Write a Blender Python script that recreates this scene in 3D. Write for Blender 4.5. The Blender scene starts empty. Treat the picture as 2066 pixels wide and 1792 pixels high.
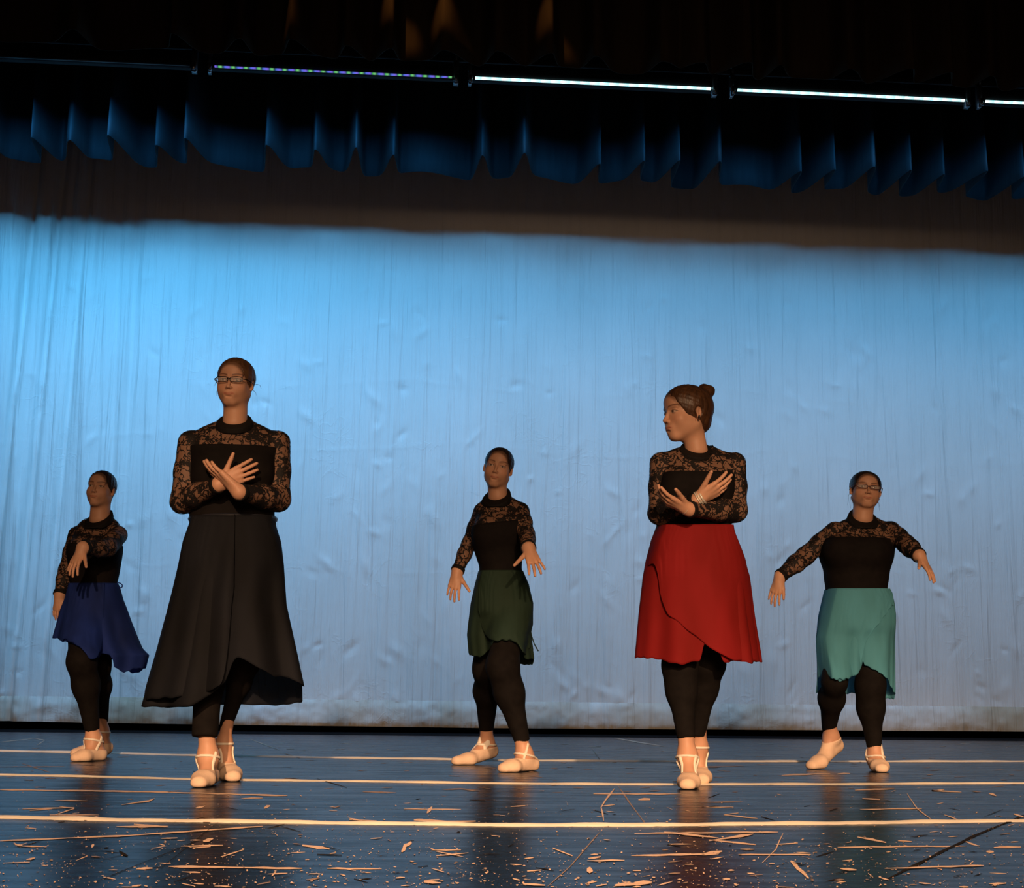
import bpy, bmesh, math, random
import numpy as np
from mathutils import Matrix, Vector
random.seed(7); RNG = np.random.default_rng(7)
S = bpy.context.scene
COL = S.collection
# ------------------------------------------------------------------ camera
IW, IH = 2066, 1792
FPX = 3000.0
HZ = 1380.0
PITCH = math.atan((HZ - IH / 2) / FPX); YAW = math.radians(4.8); ROLL = 0.012
CAM = np.array([0, 0, .406])
def _rx(a): c, s = math.cos(a), math.sin(a); return np.array([[1, 0, 0], [0, c, -s], [0, s, c]])
def _ry(a): c, s = math.cos(a), math.sin(a); return np.array([[c, 0, s], [0, 1, 0], [-s, 0, c]])
def _rz(a): c, s = math.cos(a), math.sin(a); return np.array([[c, -s, 0], [s, c, 0], [0, 0, 1]])
RC = _rz(-YAW) @ _rx(math.pi / 2 + PITCH) @ _rz(ROLL)
cd = bpy.data.cameras.new('camera'); cam = bpy.data.objects.new('camera', cd); COL.objects.link(cam)
m4 = Matrix.Identity(4)
for i in range(3):
    for j in range(3): m4[i][j] = RC[i, j]
    m4[i][3] = CAM[i]
cam.matrix_world = m4
cd.sensor_fit = 'HORIZONTAL'; cd.sensor_width = 36; cd.lens = FPX / IW * 36; cd.clip_end = 200
S.camera = cam
S.view_settings.view_transform = 'Standard'; S.view_settings.look = 'None'
S.view_settings.gamma = 1; S.view_settings.use_curve_mapping = False; S.view_settings.exposure = 0
def pt(px, py, y):
    d = RC @ np.array([(px - IW / 2) / FPX, -(py - IH / 2) / FPX, -1.])
    return CAM + d * (y - CAM[1]) / d[1]
def floor_pt(px, py):
    d = RC @ np.array([(px - IW / 2) / FPX, -(py - IH / 2) / FPX, -1.])
    return CAM + d * (-CAM[2] / d[2])
def gp(px, y):
    p = pt(px, 1550, y); return np.array([p[0], y, 0.])
def mpp(y): return y / FPX            # metres per photo pixel at depth y
# ------------------------------------------------------------------ world and lights
w = bpy.data.worlds.new('world'); S.world = w; w.use_nodes = True
w.node_tree.nodes['Background'].inputs[0].default_value = (.64, .36, .22, 1)
w.node_tree.nodes['Background'].inputs[1].default_value = .075
YC, YB, YL, YF = 12.4, 11.3, 10.19, 9.3      # cyclorama, blue border, light battens, front border
def look(o, a, b):
    d = Vector(b) - Vector(a); o.location = a; o.rotation_euler = d.to_track_quat('-Z', 'Y').to_euler()
def spot(name, loc, tgt, power, size, blend, color, radius=.15):
    l = bpy.data.lights.new(name, 'SPOT'); l.energy = power; l.spot_size = math.radians(size); l.spot_blend = blend
    l.color = color; l.shadow_soft_size = radius
    o = bpy.data.objects.new(name, l); COL.objects.link(o); look(o, loc, tgt); return o
def area(name, loc, tgt, power, sx, sy, color, spread):
    l = bpy.data.lights.new(name, 'AREA'); l.shape = 'RECTANGLE'; l.size = sx; l.size_y = sy; l.energy = power
    l.color = color; l.spread = math.radians(spread)
    o = bpy.data.objects.new(name, l); COL.objects.link(o); look(o, loc, tgt); return o
WARM = (1, .60, .34)
# front-of-house wash from the auditorium, aimed low over the stage floor
for i, x in enumerate((-4.5, -1.5, 1.5, 4.5, 7.5)):
    spot('front_wash', (x * .8, -6.5, 4.9), (x * .9 + .3, 5.2, -.62), 8000, 25.5, 1.0, WARM, .12)
spot('house_wash', (1, -8, 3.8), (2, 10, -.5), 2700, 36, 1.0, (1, .62, .36), 1.6)
area('cyc_warm_fill', (2, 10.5, 4.8), (2, YC, -.9), 26, 12, .12, (1, .66, .42), 84)  # added unseen fill, warms the lower cyclorama without throwing dancer shadows on it
LED = (.10, .475, .90)
zl = pt(1033, 168, YL)[2]
BARS = [(-620, -110, 0), (-100, 392, 0), (425, 920, 1), (950, 1440, 2), (1477, 1948, 2), (1974, 2480, 2), (2510, 3000, 0)]
POW = [34, 55, 41, 29, 27, 26, 25]
for (a, b, k), pw in zip(BARS, POW):
    xa, xb = pt(a, 150, YL)[0], pt(b, 150, YL)[0]
    area('batten_light', ((xa + xb) / 2, YL + .06, zl - .02), ((xa + xb) / 2, YC, 1.3), pw * .93, xb - xa - .1, .07, LED, 126)
# ------------------------------------------------------------------ helpers: materials
def mat(name, color, rough=.6, spec=.3, **k):
    m = bpy.data.materials.new(name); m.use_nodes = True
    b = m.node_tree.nodes['Principled BSDF']
    b.inputs['Base Color'].default_value = (*color, 1); b.inputs['Roughness'].default_value = rough
    b.inputs['Specular IOR Level'].default_value = spec
    for kk, v in k.items(): b.inputs[kk.replace('_', ' ')].default_value = v
    return m
class NT:
    def __init__(s, m): s.t = m.node_tree; s.n = s.t.nodes; s.l = s.t.links; s.b = s.n.get('Principled BSDF')
    def add(s, ty, **k):
        n = s.n.new(ty)
        for a, v in k.items():
            if a.startswith('i_'): n.inputs[a[2:].replace('_', ' ')].default_value = v
            else: setattr(n, a, v)
        return n
    def link(s, a, ao, b, bi): s.l.new(a.outputs[ao], b.inputs[bi])
    def coord(s, scale=(1, 1, 1), which='Object'):
        t = s.add('ShaderNodeTexCoord'); mp = s.add('ShaderNodeMapping'); mp.inputs['Scale'].default_value = scale
        s.link(t, which, mp, 'Vector'); return mp
    def ramp(s, stops):
        r = s.add('ShaderNodeValToRGB'); e = r.color_ramp.elements
        while len(e) < len(stops): e.new(.5)
        for i, (p, c) in enumerate(stops):
            e[i].position = p; e[i].color = (*c, 1) if len(c) == 3 else c
        return r
    def math(s, op, a, b=None, cl=False):
        n = s.add('ShaderNodeMath', operation=op); n.use_clamp = cl
        for i, v in enumerate((a, b)):
            if v is None: continue
            if isinstance(v, (int, float)): n.inputs[i].default_value = v
            else: s.l.new(v, n.inputs[i])
        return n.outputs[0]
def noise_mat(name, c1, c2, scale=(4, 4, 4), rough=.7, spec=.2, bump=.0, bscale=None, **k):
    m = mat(name, c1, rough, spec, **k); t = NT(m)
    co = t.coord(scale); nz = t.add('ShaderNodeTexNoise', i_Scale=1.0, i_Detail=4.0); t.link(co, 0, nz, 'Vector')
    r = t.ramp([(.3, c1), (.7, c2)]); t.link(nz, 'Fac', r, 0); t.link(r, 0, t.b, 'Base Color')
    if bump:
        co2 = t.coord(bscale or scale); n2 = t.add('ShaderNodeTexNoise', i_Scale=1.0, i_Detail=3.0); t.link(co2, 0, n2, 'Vector')
        bm = t.add('ShaderNodeBump', i_Strength=bump, i_Distance=.004); t.link(n2, 'Fac', bm, 'Height'); t.link(bm, 0, t.b, 'Normal')
    return m
def skin_mat(name, c):
    m = mat(name, c, .5, .35); t = NT(m)
    at = t.add('ShaderNodeAttribute', attribute_name='tint')
    mx = t.add('ShaderNodeMix', data_type='RGBA', blend_type='MULTIPLY'); mx.inputs[0].default_value = 1
    co = t.coord((14, 14, 14)); nz = t.add('ShaderNodeTexNoise', i_Scale=1.0); t.link(co, 0, nz, 'Vector')
    r = t.ramp([(.3, tuple(v * .9 for v in c)), (.7, tuple(min(1, v * 1.06) for v in c))]); t.link(nz, 'Fac', r, 0)
    t.link(r, 0, mx, 6); t.link(at, 'Color', mx, 7); t.link(mx, 2, t.b, 'Base Color')
    t.b.inputs['Subsurface Weight'].default_value = .08; t.b.inputs['Subsurface Scale'].default_value = .01
    return m
def lace_mat():
    m = mat('black_floral_lace', (.011, .009, .009), .7, .25); t = NT(m)
    co = t.coord((1, 1, 1))
    wn = t.add('ShaderNodeTexNoise', i_Scale=26.0, i_Detail=2.0); t.link(co, 0, wn, 'Vector')
    mx = t.add('ShaderNodeMix', data_type='RGBA', blend_type='LINEAR_LIGHT'); mx.inputs[0].default_value = .045
    t.link(co, 0, mx, 6); t.link(wn, 'Color', mx, 7)
    n1 = t.add('ShaderNodeTexNoise', i_Scale=17.0, i_Detail=4.0, i_Roughness=.62); t.link(co, 0, n1, 'Vector')
    flor = t.math('GREATER_THAN', n1.outputs['Fac'], .545)
    v1 = t.add('ShaderNodeTexVoronoi', feature='DISTANCE_TO_EDGE', i_Scale=25.0); t.link(mx, 2, v1, 'Vector')
    vine = t.math('LESS_THAN', v1.outputs['Distance'], .055)
    v2 = t.add('ShaderNodeTexVoronoi', feature='F1', i_Scale=95.0); t.link(mx, 2, v2, 'Vector')
    hole = t.math('LESS_THAN', v2.outputs['Distance'], .30)
    n3 = t.add('ShaderNodeTexNoise', i_Scale=48.0, i_Detail=2.0); t.link(co, 0, n3, 'Vector')
    spot_ = t.math('GREATER_THAN', n3.outputs['Fac'], .625)
    fl2 = t.math('SUBTRACT', flor, t.math('MULTIPLY', hole, .5))
    a = t.math('MAXIMUM', t.math('MAXIMUM', fl2, vine, True), spot_)
    a = t.math('MAXIMUM', a, .42)
    t.link(a.node, 0, t.b, 'Alpha')
    return m
def sheer_mat(name, c, c2, alpha=.9, transl=.25):
    m = noise_mat(name, c, c2, (6, 6, 2), .75, .12, bump=.06, bscale=(90, 90, 90)); t = NT(m)
    out = t.n['Material Output']
    tr = t.add('ShaderNodeBsdfTranslucent'); tr.inputs[0].default_value = (*[min(1, v * 1.5) for v in c2], 1)
    tp = t.add('ShaderNodeBsdfTransparent')
    m1 = t.add('ShaderNodeMixShader'); m1.inputs[0].default_value = transl
    m2 = t.add('ShaderNodeMixShader'); m2.inputs[0].default_value = alpha
    t.link(t.b, 0, m1, 1); t.link(tr, 0, m1, 2); t.link(tp, 0, m2, 1); t.link(m1, 0, m2, 2); t.link(m2, 0, out, 0)
    return m
# ------------------------------------------------------------------ helpers: meshes
def link(name, me, m=None, parent=None, smooth=True):
    o = bpy.data.objects.new(name, me); COL.objects.link(o)
    if m is not None:
        for q in (m if isinstance(m, (list, tuple)) else [m]): me.materials.append(q)
    if smooth and len(me.polygons): me.polygons.foreach_set('use_smooth', np.ones(len(me.polygons), bool))
    if parent is not None:
        root = parent
        while root.parent: root = root.parent
        me.transform(Matrix.Translation(-root.location)); o.parent = parent
    return o
def npmesh(name, V, Fq):
    me = bpy.data.meshes.new(name)
    me.vertices.add(len(V)); me.vertices.foreach_set('co', np.asarray(V, np.float32).ravel())
    n = len(Fq); me.loops.add(n * 4); me.polygons.add(n)
    me.loops.foreach_set('vertex_index', np.asarray(Fq, np.int32).ravel())
    me.polygons.foreach_set('loop_start', np.arange(0, n * 4, 4, dtype=np.int32))
    me.update(calc_edges=True); me.validate(); return me
def join(parts):
    V = []; Fq = []; n = 0
    for v, f in parts:
        V.append(v); Fq.append(np.asarray(f) + n); n += len(v)
    return np.concatenate(V), np.concatenate(Fq)
def tube(pts, r, n=6, closed=False):
    P = [np.array(p, float) for p in pts]; N = len(P); V = []; Fq = []
    rr = r if isinstance(r, (list, tuple, np.ndarray)) else [r] * N
    prev = None
    for i, p in enumerate(P):
        a = P[(i - 1) % N] if (closed or i > 0) else p; b = P[(i + 1) % N] if (closed or i < N - 1) else p
        t = b - a; t /= np.linalg.norm(t) + 1e-9
        if prev is None:
            u = np.cross(t, (0, 0, 1)) if abs(t[2]) < .9 else np.cross(t, (1, 0, 0))
        else: u = prev - t * prev.dot(t)
        u /= np.linalg.norm(u) + 1e-9; prev = u; v = np.cross(t, u)
        for k in range(n):
            an = 2 * math.pi * k / n; V.append(p + rr[i] * (math.cos(an) * u + math.sin(an) * v))
    for i in range(N if closed else N - 1):
        j = (i + 1) % N
        for k in range(n):
            k2 = (k + 1) % n; Fq.append((i * n + k, i * n + k2, j * n + k2, j * n + k))
    if not closed:
        for s in (0, N - 1):
            c = len(V); V.append(P[s])
            for k in range(0, n, 2):
                q = (s * n + k, s * n + (k + 1) % n, s * n + (k + 2) % n, c)
                Fq.append(q[::-1] if s == 0 else q)
    return np.array(V), np.array(Fq)
def box(lo, hi):
    x0, y0, z0 = lo; x1, y1, z1 = hi
    V = np.array([(x0,y0,z0),(x1,y0,z0),(x1,y1,z0),(x0,y1,z0),(x0,y0,z1),(x1,y0,z1),(x1,y1,z1),(x0,y1,z1)], float)
    return V, np.array([(0,3,2,1),(4,5,6,7),(0,1,5,4),(1,2,6,5),(2,3,7,6),(3,0,4,7)])
def structure(o): o['kind'] = 'structure'; return o
def tag(o, label, cat, group=None):
    o['label'] = label; o['category'] = cat
    if group: o['group'] = group
    return o
# ------------------------------------------------------------------ signed distance modelling
def smin(a, b, k):
    if k <= 0: return np.minimum(a, b)
    h = np.maximum(k - np.abs(a - b), 0) / k
    return np.minimum(a, b) - h * h * k * .25
def smax(a, b, k): return -smin(-a, -b, k)
class Cap:
    def __init__(s, a, b, ra, rb=None):
        s.a = np.array(a, float); s.b = np.array(b, float); s.ra = ra; s.rb = ra if rb is None else rb
        r = max(s.ra, s.rb); s.lo = np.minimum(s.a, s.b) - r; s.hi = np.maximum(s.a, s.b) + r
    def __call__(s, X, Y, Z):
        d = s.b - s.a; dd = d.dot(d) + 1e-12
        x, y, z = X - s.a[0], Y - s.a[1], Z - s.a[2]
        t = np.clip((x * d[0] + y * d[1] + z * d[2]) / dd, 0, 1)
        return np.sqrt((x - t * d[0]) ** 2 + (y - t * d[1]) ** 2 + (z - t * d[2]) ** 2) - (s.ra + t * (s.rb - s.ra))
class Ell:
    def __init__(s, c, r, R=None):
        s.c = np.array(c, float); s.r = np.array(r, float); s.R = np.eye(3) if R is None else R
        m = max(s.r); s.lo = s.c - m; s.hi = s.c + m
    def __call__(s, X, Y, Z):
        x, y, z = X - s.c[0], Y - s.c[1], Z - s.c[2]; R = s.R
        q = [(x * R[0, i] + y * R[1, i] + z * R[2, i]) for i in range(3)]
        k0 = np.sqrt(sum((q[i] / s.r[i]) ** 2 for i in range(3))) + 1e-9
        k1 = np.sqrt(sum((q[i] / s.r[i] ** 2) ** 2 for i in range(3))) + 1e-9
        return k0 * (k0 - 1) / k1
class Loft:
    # rows: (z, cx, cy, a, b)
    def __init__(s, rows, n=2.3):
        rows = sorted(rows); R = np.array(rows); s.n = n
        zz = np.linspace(R[0, 0], R[-1, 0], 160); M = [np.interp(zz, R[:, 0], R[:, i]) for i in range(1, 5)]
        ker = np.hanning(17); ker /= ker.sum()
        s.M = [np.convolve(np.pad(m, 8, mode='edge'), ker, 'valid') for m in M]; s.zz = zz
        am = max(R[:, 3]); bm = max(R[:, 4])
        s.lo = np.array([(R[:, 1] - R[:, 3]).min(), (R[:, 2] - R[:, 4]).min(), zz[0]])
        s.hi = np.array([(R[:, 1] + R[:, 3]).max(), (R[:, 2] + R[:, 4]).max(), zz[-1]])
    def __call__(s, X, Y, Z):
        cx, cy, a, b = [np.interp(Z, s.zz, m) for m in s.M]
        r = (np.abs((X - cx) / a) ** s.n + np.abs((Y - cy) / b) ** s.n) ** (1 / s.n)
        f = (r - 1) * np.minimum(a, b)
        return np.maximum(f, np.maximum(Z - s.zz[-1], s.zz[0] - Z))
class Grid:
    def __init__(g, lo, hi, h):
        g.lo = np.array(lo, float); g.h = h; g.n = np.ceil((np.array(hi) - g.lo) / h).astype(int) + 1
        g.ax = [(g.lo[i] + h * np.arange(g.n[i])).astype(np.float32) for i in range(3)]
        g.X, g.Y, g.Z = g.ax[0][:, None, None], g.ax[1][None, :, None], g.ax[2][None, None, :]
    def full(g): return np.full(g.n, 1.0, np.float32)
    def add(g, F, prim, k=0., mode='u', mar=.03):
        i0 = np.maximum(((prim.lo - mar - k - g.lo) / g.h).astype(int), 0)
        i1 = np.minimum(((prim.hi + mar + k - g.lo) / g.h).astype(int) + 2, g.n)
        if (i1 <= i0).any(): return
        sl = tuple(slice(i0[i], i1[i]) for i in range(3))
        v = prim(g.X[sl[0]], g.Y[:, sl[1]], g.Z[:, :, sl[2]])
        F[sl] = smin(F[sl], v, k) if mode == 'u' else smax(F[sl], -v, k)
    def plane(g, p, n):
        n = np.array(n, float); n /= np.linalg.norm(n)
        return ((g.X - p[0]) * n[0] + (g.Y - p[1]) * n[1] + (g.Z - p[2]) * n[2]).astype(np.float32)
    def mesh(g, F):
        s = F < 0; h = g.h
        c = [s[i:s.shape[0] - 1 + i, j:s.shape[1] - 1 + j, k:s.shape[2] - 1 + k] for i in (0, 1) for j in (0, 1) for k in (0, 1)]
        cnt = sum(x.astype(np.int8) for x in c); msk = (cnt > 0) & (cnt < 8)
        idx = np.argwhere(msk); N = len(idx)
        if N == 0: return np.zeros((0, 3)), np.zeros((0, 4), int)
        offs = np.array([(i, j, k) for i in (0, 1) for j in (0, 1) for k in (0, 1)])
        vals = np.stack([F[idx[:, 0] + o[0], idx[:, 1] + o[1], idx[:, 2] + o[2]] for o in offs], 1)
        acc = np.zeros((N, 3)); w_ = np.zeros(N)
        for a in range(8):
            for b in range(a + 1, 8):
                if np.abs(offs[a] - offs[b]).sum() != 1: continue
                va, vb = vals[:, a], vals[:, b]; cr = (va < 0) != (vb < 0)
                t = np.where(cr, va / np.where(va == vb, 1, va - vb), 0)
                acc += cr[:, None] * (offs[a] + t[:, None] * (offs[b] - offs[a])); w_ += cr
        V = g.lo + h * (idx + acc / w_[:, None])
        vid = np.full(msk.shape, -1, np.int64); vid[msk] = np.arange(N)
        Q = []
        for ax in range(3):
            s0 = [slice(0, -1) if i == ax else slice(1, -1) for i in range(3)]
            s1 = [slice(1, None) if i == ax else slice(1, -1) for i in range(3)]
            A, B = s[tuple(s0)], s[tuple(s1)]
            e = np.argwhere(A != B)
            if not len(e): continue
            ins = A[e[:, 0], e[:, 1], e[:, 2]]
            e = e + np.array([0 if i == ax else 1 for i in range(3)])
            u, v = (ax + 1) % 3, (ax + 2) % 3
            du = np.eye(3, dtype=int)[u]; dv = np.eye(3, dtype=int)[v]
            q = [e - du - dv, e - dv, e, e - du]
            q = np.stack([vid[x[:, 0], x[:, 1], x[:, 2]] for x in q], 1)
            q[~ins] = q[~ins][:, ::-1]; Q.append(q)
        return V, np.concatenate(Q)
def bounds(prims, pad):
    return np.min([p.lo for p in prims], 0) - pad, np.max([p.hi for p in prims], 0) + pad
def unit(v): v = np.array(v, float); return v / (np.linalg.norm(v) + 1e-12)
# ------------------------------------------------------------------ value noise (numpy)
def vnoise(u, v, seed):
    r = np.random.default_rng(seed).random((512, 512)); u = u % 510; v = v % 510
    i, j = np.floor(u).astype(int), np.floor(v).astype(int); a, b = u - i, v - j
    a = a * a * (3 - 2 * a); b = b * b * (3 - 2 * b)
    return (r[i, j] * (1 - a) + r[i + 1, j] * a) * (1 - b) + (r[i, j + 1] * (1 - a) + r[i + 1, j + 1] * a) * b
# ------------------------------------------------------------------ the setting
M_black = noise_mat('black_masking_cloth', (.004, .004, .005), (.008, .007, .008), rough=.95, spec=.05)
def floor_mat():
    m = mat('black_vinyl_dance_floor', (.010, .012, .018), .23, .085); t = NT(m)
    co = t.coord((1.2, 1.2, 1)); nz = t.add('ShaderNodeTexNoise', i_Scale=1.0, i_Detail=6.0, i_Roughness=.6); t.link(co, 0, nz, 'Vector')
    r = t.ramp([(.3, (.004, .008, .017)), (.75, (.008, .015, .032))]); t.link(nz, 'Fac', r, 0); t.link(r, 0, t.b, 'Base Color')
    co2 = t.coord((3, 14, 1)); n2 = t.add('ShaderNodeTexNoise', i_Scale=1.0, i_Detail=5.0); t.link(co2, 0, n2, 'Vector')
    r2 = t.ramp([(.3, (.20, .20, .20)), (.7, (.33, .33, .33))]); t.link(n2, 'Fac', r2, 0); t.link(r2, 0, t.b, 'Roughness')
    return m
M_floor = floor_mat()
M_wear = noise_mat('worn_through_tan_marks', (.92, .66, .48), (.75, .50, .35), (30, 30, 30), .6, .2)
M_wear2 = noise_mat('worn_through_faint_marks', (.42, .29, .21), (.28, .19, .14), (30, 30, 30), .6, .2)
M_scuff = noise_mat('dark_scuff_marks', (.015, .012, .010), (.025, .02, .016), (30, 30, 30), .9, .05)
yfl = 11.75
FV = []; FF = []; FM = []
def quad(ps, mi):
    n = len(FV); FV.extend(ps); FF.append(tuple(range(n, n + len(ps)))); FM.append(mi)
quad([(-9, .9, 0), (13, .9, 0), (13, yfl, 0), (-9, yfl, 0)], 0)
_zc = [0.0006]
def scratch(pl, wpx, mi=1, jag=.5):
    # a worn mark: poly-line in photo pixels projected to the boards
    pl = [np.array(p, float) for p in pl]; up = []; dn = []
    L = np.linalg.norm(pl[-1] - pl[0]); pts = []
    for a, b in zip(pl[:-1], pl[1:]):
        k = max(2, int(np.linalg.norm(b - a) / 22))
        for i in range(k): pts.append(a + (b - a) * i / k)
    pts.append(pl[-1])
    for i, p in enumerate(pts):
        a = pts[max(0, i - 1)]; b = pts[min(len(pts) - 1, i + 1)]; t = unit(b - a); n = np.array([-t[1], t[0]])
        e = (.25 + .3 * random.random()) if i in (0, len(pts) - 1) else 1
        h1 = wpx / 2 * e * (1 + jag * random.uniform(-1, 1)); h2 = wpx / 2 * e * (1 + jag * random.uniform(-1, 1))
        up.append(p + n * h1); dn.append(p - n * h2)
    z = _zc[0]; _zc[0] = .0006 + (_zc[0] + .00007 - .0006) % .0012
    for i in range(len(pts) - 1):
        q = [up[i], up[i + 1], dn[i + 1], dn[i]]
        g = [floor_pt(*p) for p in q]
        if max(v[1] for v in g) > yfl - .05: continue
        quad([(v[0], v[1], z) for v in g], mi)
T = [([(0,1498),(70,1490)],2,2),([(70,1490),(90,1494),(75,1504)],2,2),([(45,1541),(100,1559)],2.5,2),([(0,1548),(130,1547)],1.5,2),([(0,1594),(300,1598),(580,1606)],2.6,1),
([(45,1633),(150,1630)],2.5,1),([(60,1636),(105,1633)],2,1),([(100,1645),(200,1645)],2.5,1),([(110,1645),(150,1632)],3,1),([(150,1632),(120,1628)],2,1),([(110,1616),(175,1617)],2.5,1),([(245,1625),(300,1617),(312,1612)],2.5,1),
([(0,1698),(260,1687),(530,1668)],2.4,1),([(235,1669),(340,1668)],3,1),([(270,1664),(340,1670)],2.5,1),([(325,1693),(358,1692)],3,1),([(410,1699),(430,1693)],6,1),([(365,1709),(450,1707)],2.5,1),([(390,1711),(425,1709)],3,1),([(445,1730),(492,1715)],2.5,1),
([(340,1749),(480,1751),(610,1753)],3.4,1),([(660,1753),(770,1754)],3,1),([(275,1754),(308,1753)],5,1),([(610,1706),(640,1710),(665,1713)],6,1),([(810,1720),(818,1708),(830,1700)],8,1),([(870,1716),(930,1716)],2.5,1),([(880,1728),(945,1722)],4,1),([(880,1719),(935,1730)],3,1),([(540,1765),(580,1763)],3,1),([(548,1769),(556,1761)],3,1),
([(855,1781),(890,1783)],5,1),([(5,1743),(60,1741)],2.5,1),([(53,1736),(70,1733)],5,1),([(35,1708),(95,1710)],2.5,1),([(35,1708),(55,1702)],2,1),([(185,1711),(189,1704)],6,1),([(533,1631),(545,1626)],5,1),([(395,1631),(412,1628)],4,1),([(732,1598),(800,1600)],2.4,2),([(893,1594),(930,1592),(965,1597)],2,2),
([(815,1633),(930,1634)],2,1),([(862,1641),(872,1628)],6,1),([(705,1655),(760,1657)],3,1),([(705,1652),(730,1657)],3,1),([(835,1655),(900,1659),(960,1658)],4,1),([(487,1612),(530,1611)],2.5,1),([(640,1725),(690,1727)],4,3),([(240,1718),(258,1728)],6,3),([(195,1780),(380,1705),(400,1695)],1.2,3),([(325,1753),(440,1660)],1,3),
([(1197,1603),(1375,1603)],2.4,1),([(1240,1592),(1222,1615),(1213,1630),(1218,1658)],3,1),([(1215,1627),(1240,1624)],2.5,1),([(1247,1586),(1270,1620),(1300,1660)],2.4,2),([(1288,1614),(1312,1613)],6,1),([(1425,1629),(1480,1629)],2,1),([(1460,1645),(1528,1652)],2.5,1),([(1460,1645),(1490,1641)],2.5,1),
([(1577,1565),(1675,1561)],3,1),([(1690,1562),(1715,1561)],4,1),([(1725,1595),(1805,1593)],2.5,1),([(1740,1612),(1775,1614)],4,1),([(1735,1634),(1860,1632)],2.2,1),([(1905,1645),(1935,1656)],3,1),([(1995,1602),(2010,1606)],4,1),([(1830,1602),(1850,1632),(1880,1655)],2,1),
([(1280,1683),(1570,1680)],2.6,1),([(1340,1680),(1450,1692)],3,1),([(1430,1698),(1520,1684)],4,1),([(1430,1695),(1525,1705)],3,1),([(1350,1704),(1395,1704)],2.4,1),([(1275,1727),(1450,1724)],3.4,1),([(1415,1726),(1457,1718)],6,1),([(1490,1725),(1637,1725)],3,1),([(1595,1738),(1610,1752),(1632,1773)],8,1),
([(1565,1705),(1610,1702)],3,1),([(1580,1682),(1565,1715),(1538,1742)],2,1),([(1115,1712),(1155,1728)],4,1),([(1187,1733),(1212,1730)],5,1),([(1185,1738),(1260,1737)],3,1),([(1184,1757),(1196,1758)],11,1),([(1240,1788),(1315,1783)],7,1),([(1280,1782),(1316,1780)],5,1),([(1055,1785),(1100,1788)],5,1),([(1695,1754),(1728,1757)],5,1),
([(1785,1754),(1985,1748)],3,1),([(1690,1710),(1950,1708)],2.2,1),([(1945,1697),(1975,1708)],3.4,1),([(1990,1719),(2005,1720)],5,1),([(2005,1711),(2060,1710)],4,1),([(1730,1690),(1788,1701)],4.5,1),([(1812,1697),(1840,1699)],5,1),([(2066,1646),(1960,1690),(1790,1775)],5,3),([(1210,1680),(1150,1750),(1105,1790)],2,2),
([(505,1492),(563,1514)],2,2),([(575,1521),(605,1530)],2.5,2),([(2045,1643),(2066,1650)],5,1),([(1905,1594),(1880,1596),(1940,1599)],2.6,1),([(1240,1490),(1340,1507)],2,2),([(1195,1512),(1212,1535)],1.6,2),([(700,1590),(640,1572)],1.5,3),([(1360,1549),(1500,1546)],1.5,2),([(1430,1549),(1460,1547)],2,2),([(1500,1618),(1400,1620)],2,2),([(1030,1628),(1060,1626)],3,1),([(0,1452+200),(0,1652)],1,1)]
for pl, wp, mi in T[:-1]: scratch(pl, wp, mi)
for _ in range(1150):       # small chips
    u = random.random(); py = 1590 + 202 * u ** .75; px = random.uniform(0, 2066); sc = (py - 1500) / 250
    big = random.random() < .12
    l = (random.uniform(6, 34) if big else random.uniform(1.2, 7)) * sc; a = random.gauss(0, .25) if random.random() < .8 else random.uniform(-1.2, 1.2)
    scratch([(px, py), (px + l * math.cos(a), py + l * math.sin(a) * .5)], (random.uniform(1.4, 3.2) if big else random.uniform(1.1, 3.2)) * sc, 1 if random.random() < .75 else 2)
for _ in range(2200):
    py = 1585 + 207 * random.random() ** .8; px = random.uniform(0, 2066); sc = (py - 1480) / 290; l = random.uniform(.8, 3.2) * sc
    scratch([(px, py), (px + l, py + random.uniform(-.4, .4) * l)], random.uniform(.6, 1.7) * sc, 1 if random.random() < .6 else 2)
for _ in range(170):
    py = random.uniform(1500, 1600); px = random.uniform(0, 2066); l = random.uniform(3, 30)
    scratch([(px, py), (px + l, py + random.uniform(-.08, .08) * l)], random.uniform(.7, 1.3), 2)
for _ in range(60):
    py = random.uniform(1610, 1790); px = random.uniform(0, 2066); l = random.uniform(5, 40)
    scratch([(px, py), (px + l, py + random.uniform(-.4, .3) * l)], random.uniform(.7, 2.2), 3)
me = bpy.data.meshes.new('floor'); me.from_pydata(FV, [], FF)
o = structure(link('floor', me, [M_floor, M_wear, M_wear2, M_scuff], smooth=False))
me.polygons.foreach_set('material_index', FM)
# bare boards behind the dance floor, stage walls, ceiling
o = structure(link('trim_1', npmesh('trim', *box((-9, yfl + .002, -.02), (13, 13.3, 0))), M_black, smooth=False))
structure(link('wall_back', npmesh('wall', *box((-9, 13.3, -.02), (13, 13.5, 9.2))), M_black, smooth=False))
structure(link('wall_left', npmesh('wall', *box((-9.2, .9, -.02), (-9, 13.5, 9.2))), M_black, smooth=False))
structure(link('wall_right', npmesh('wall', *box((13, .9, -.02), (13.2, 13.5, 9.2))), M_black, smooth=False))
structure(link('ceiling', npmesh('ceiling', *box((-9.2, .9, 9.2), (13.2, 13.5, 9.4))), M_black, smooth=False))
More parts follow.
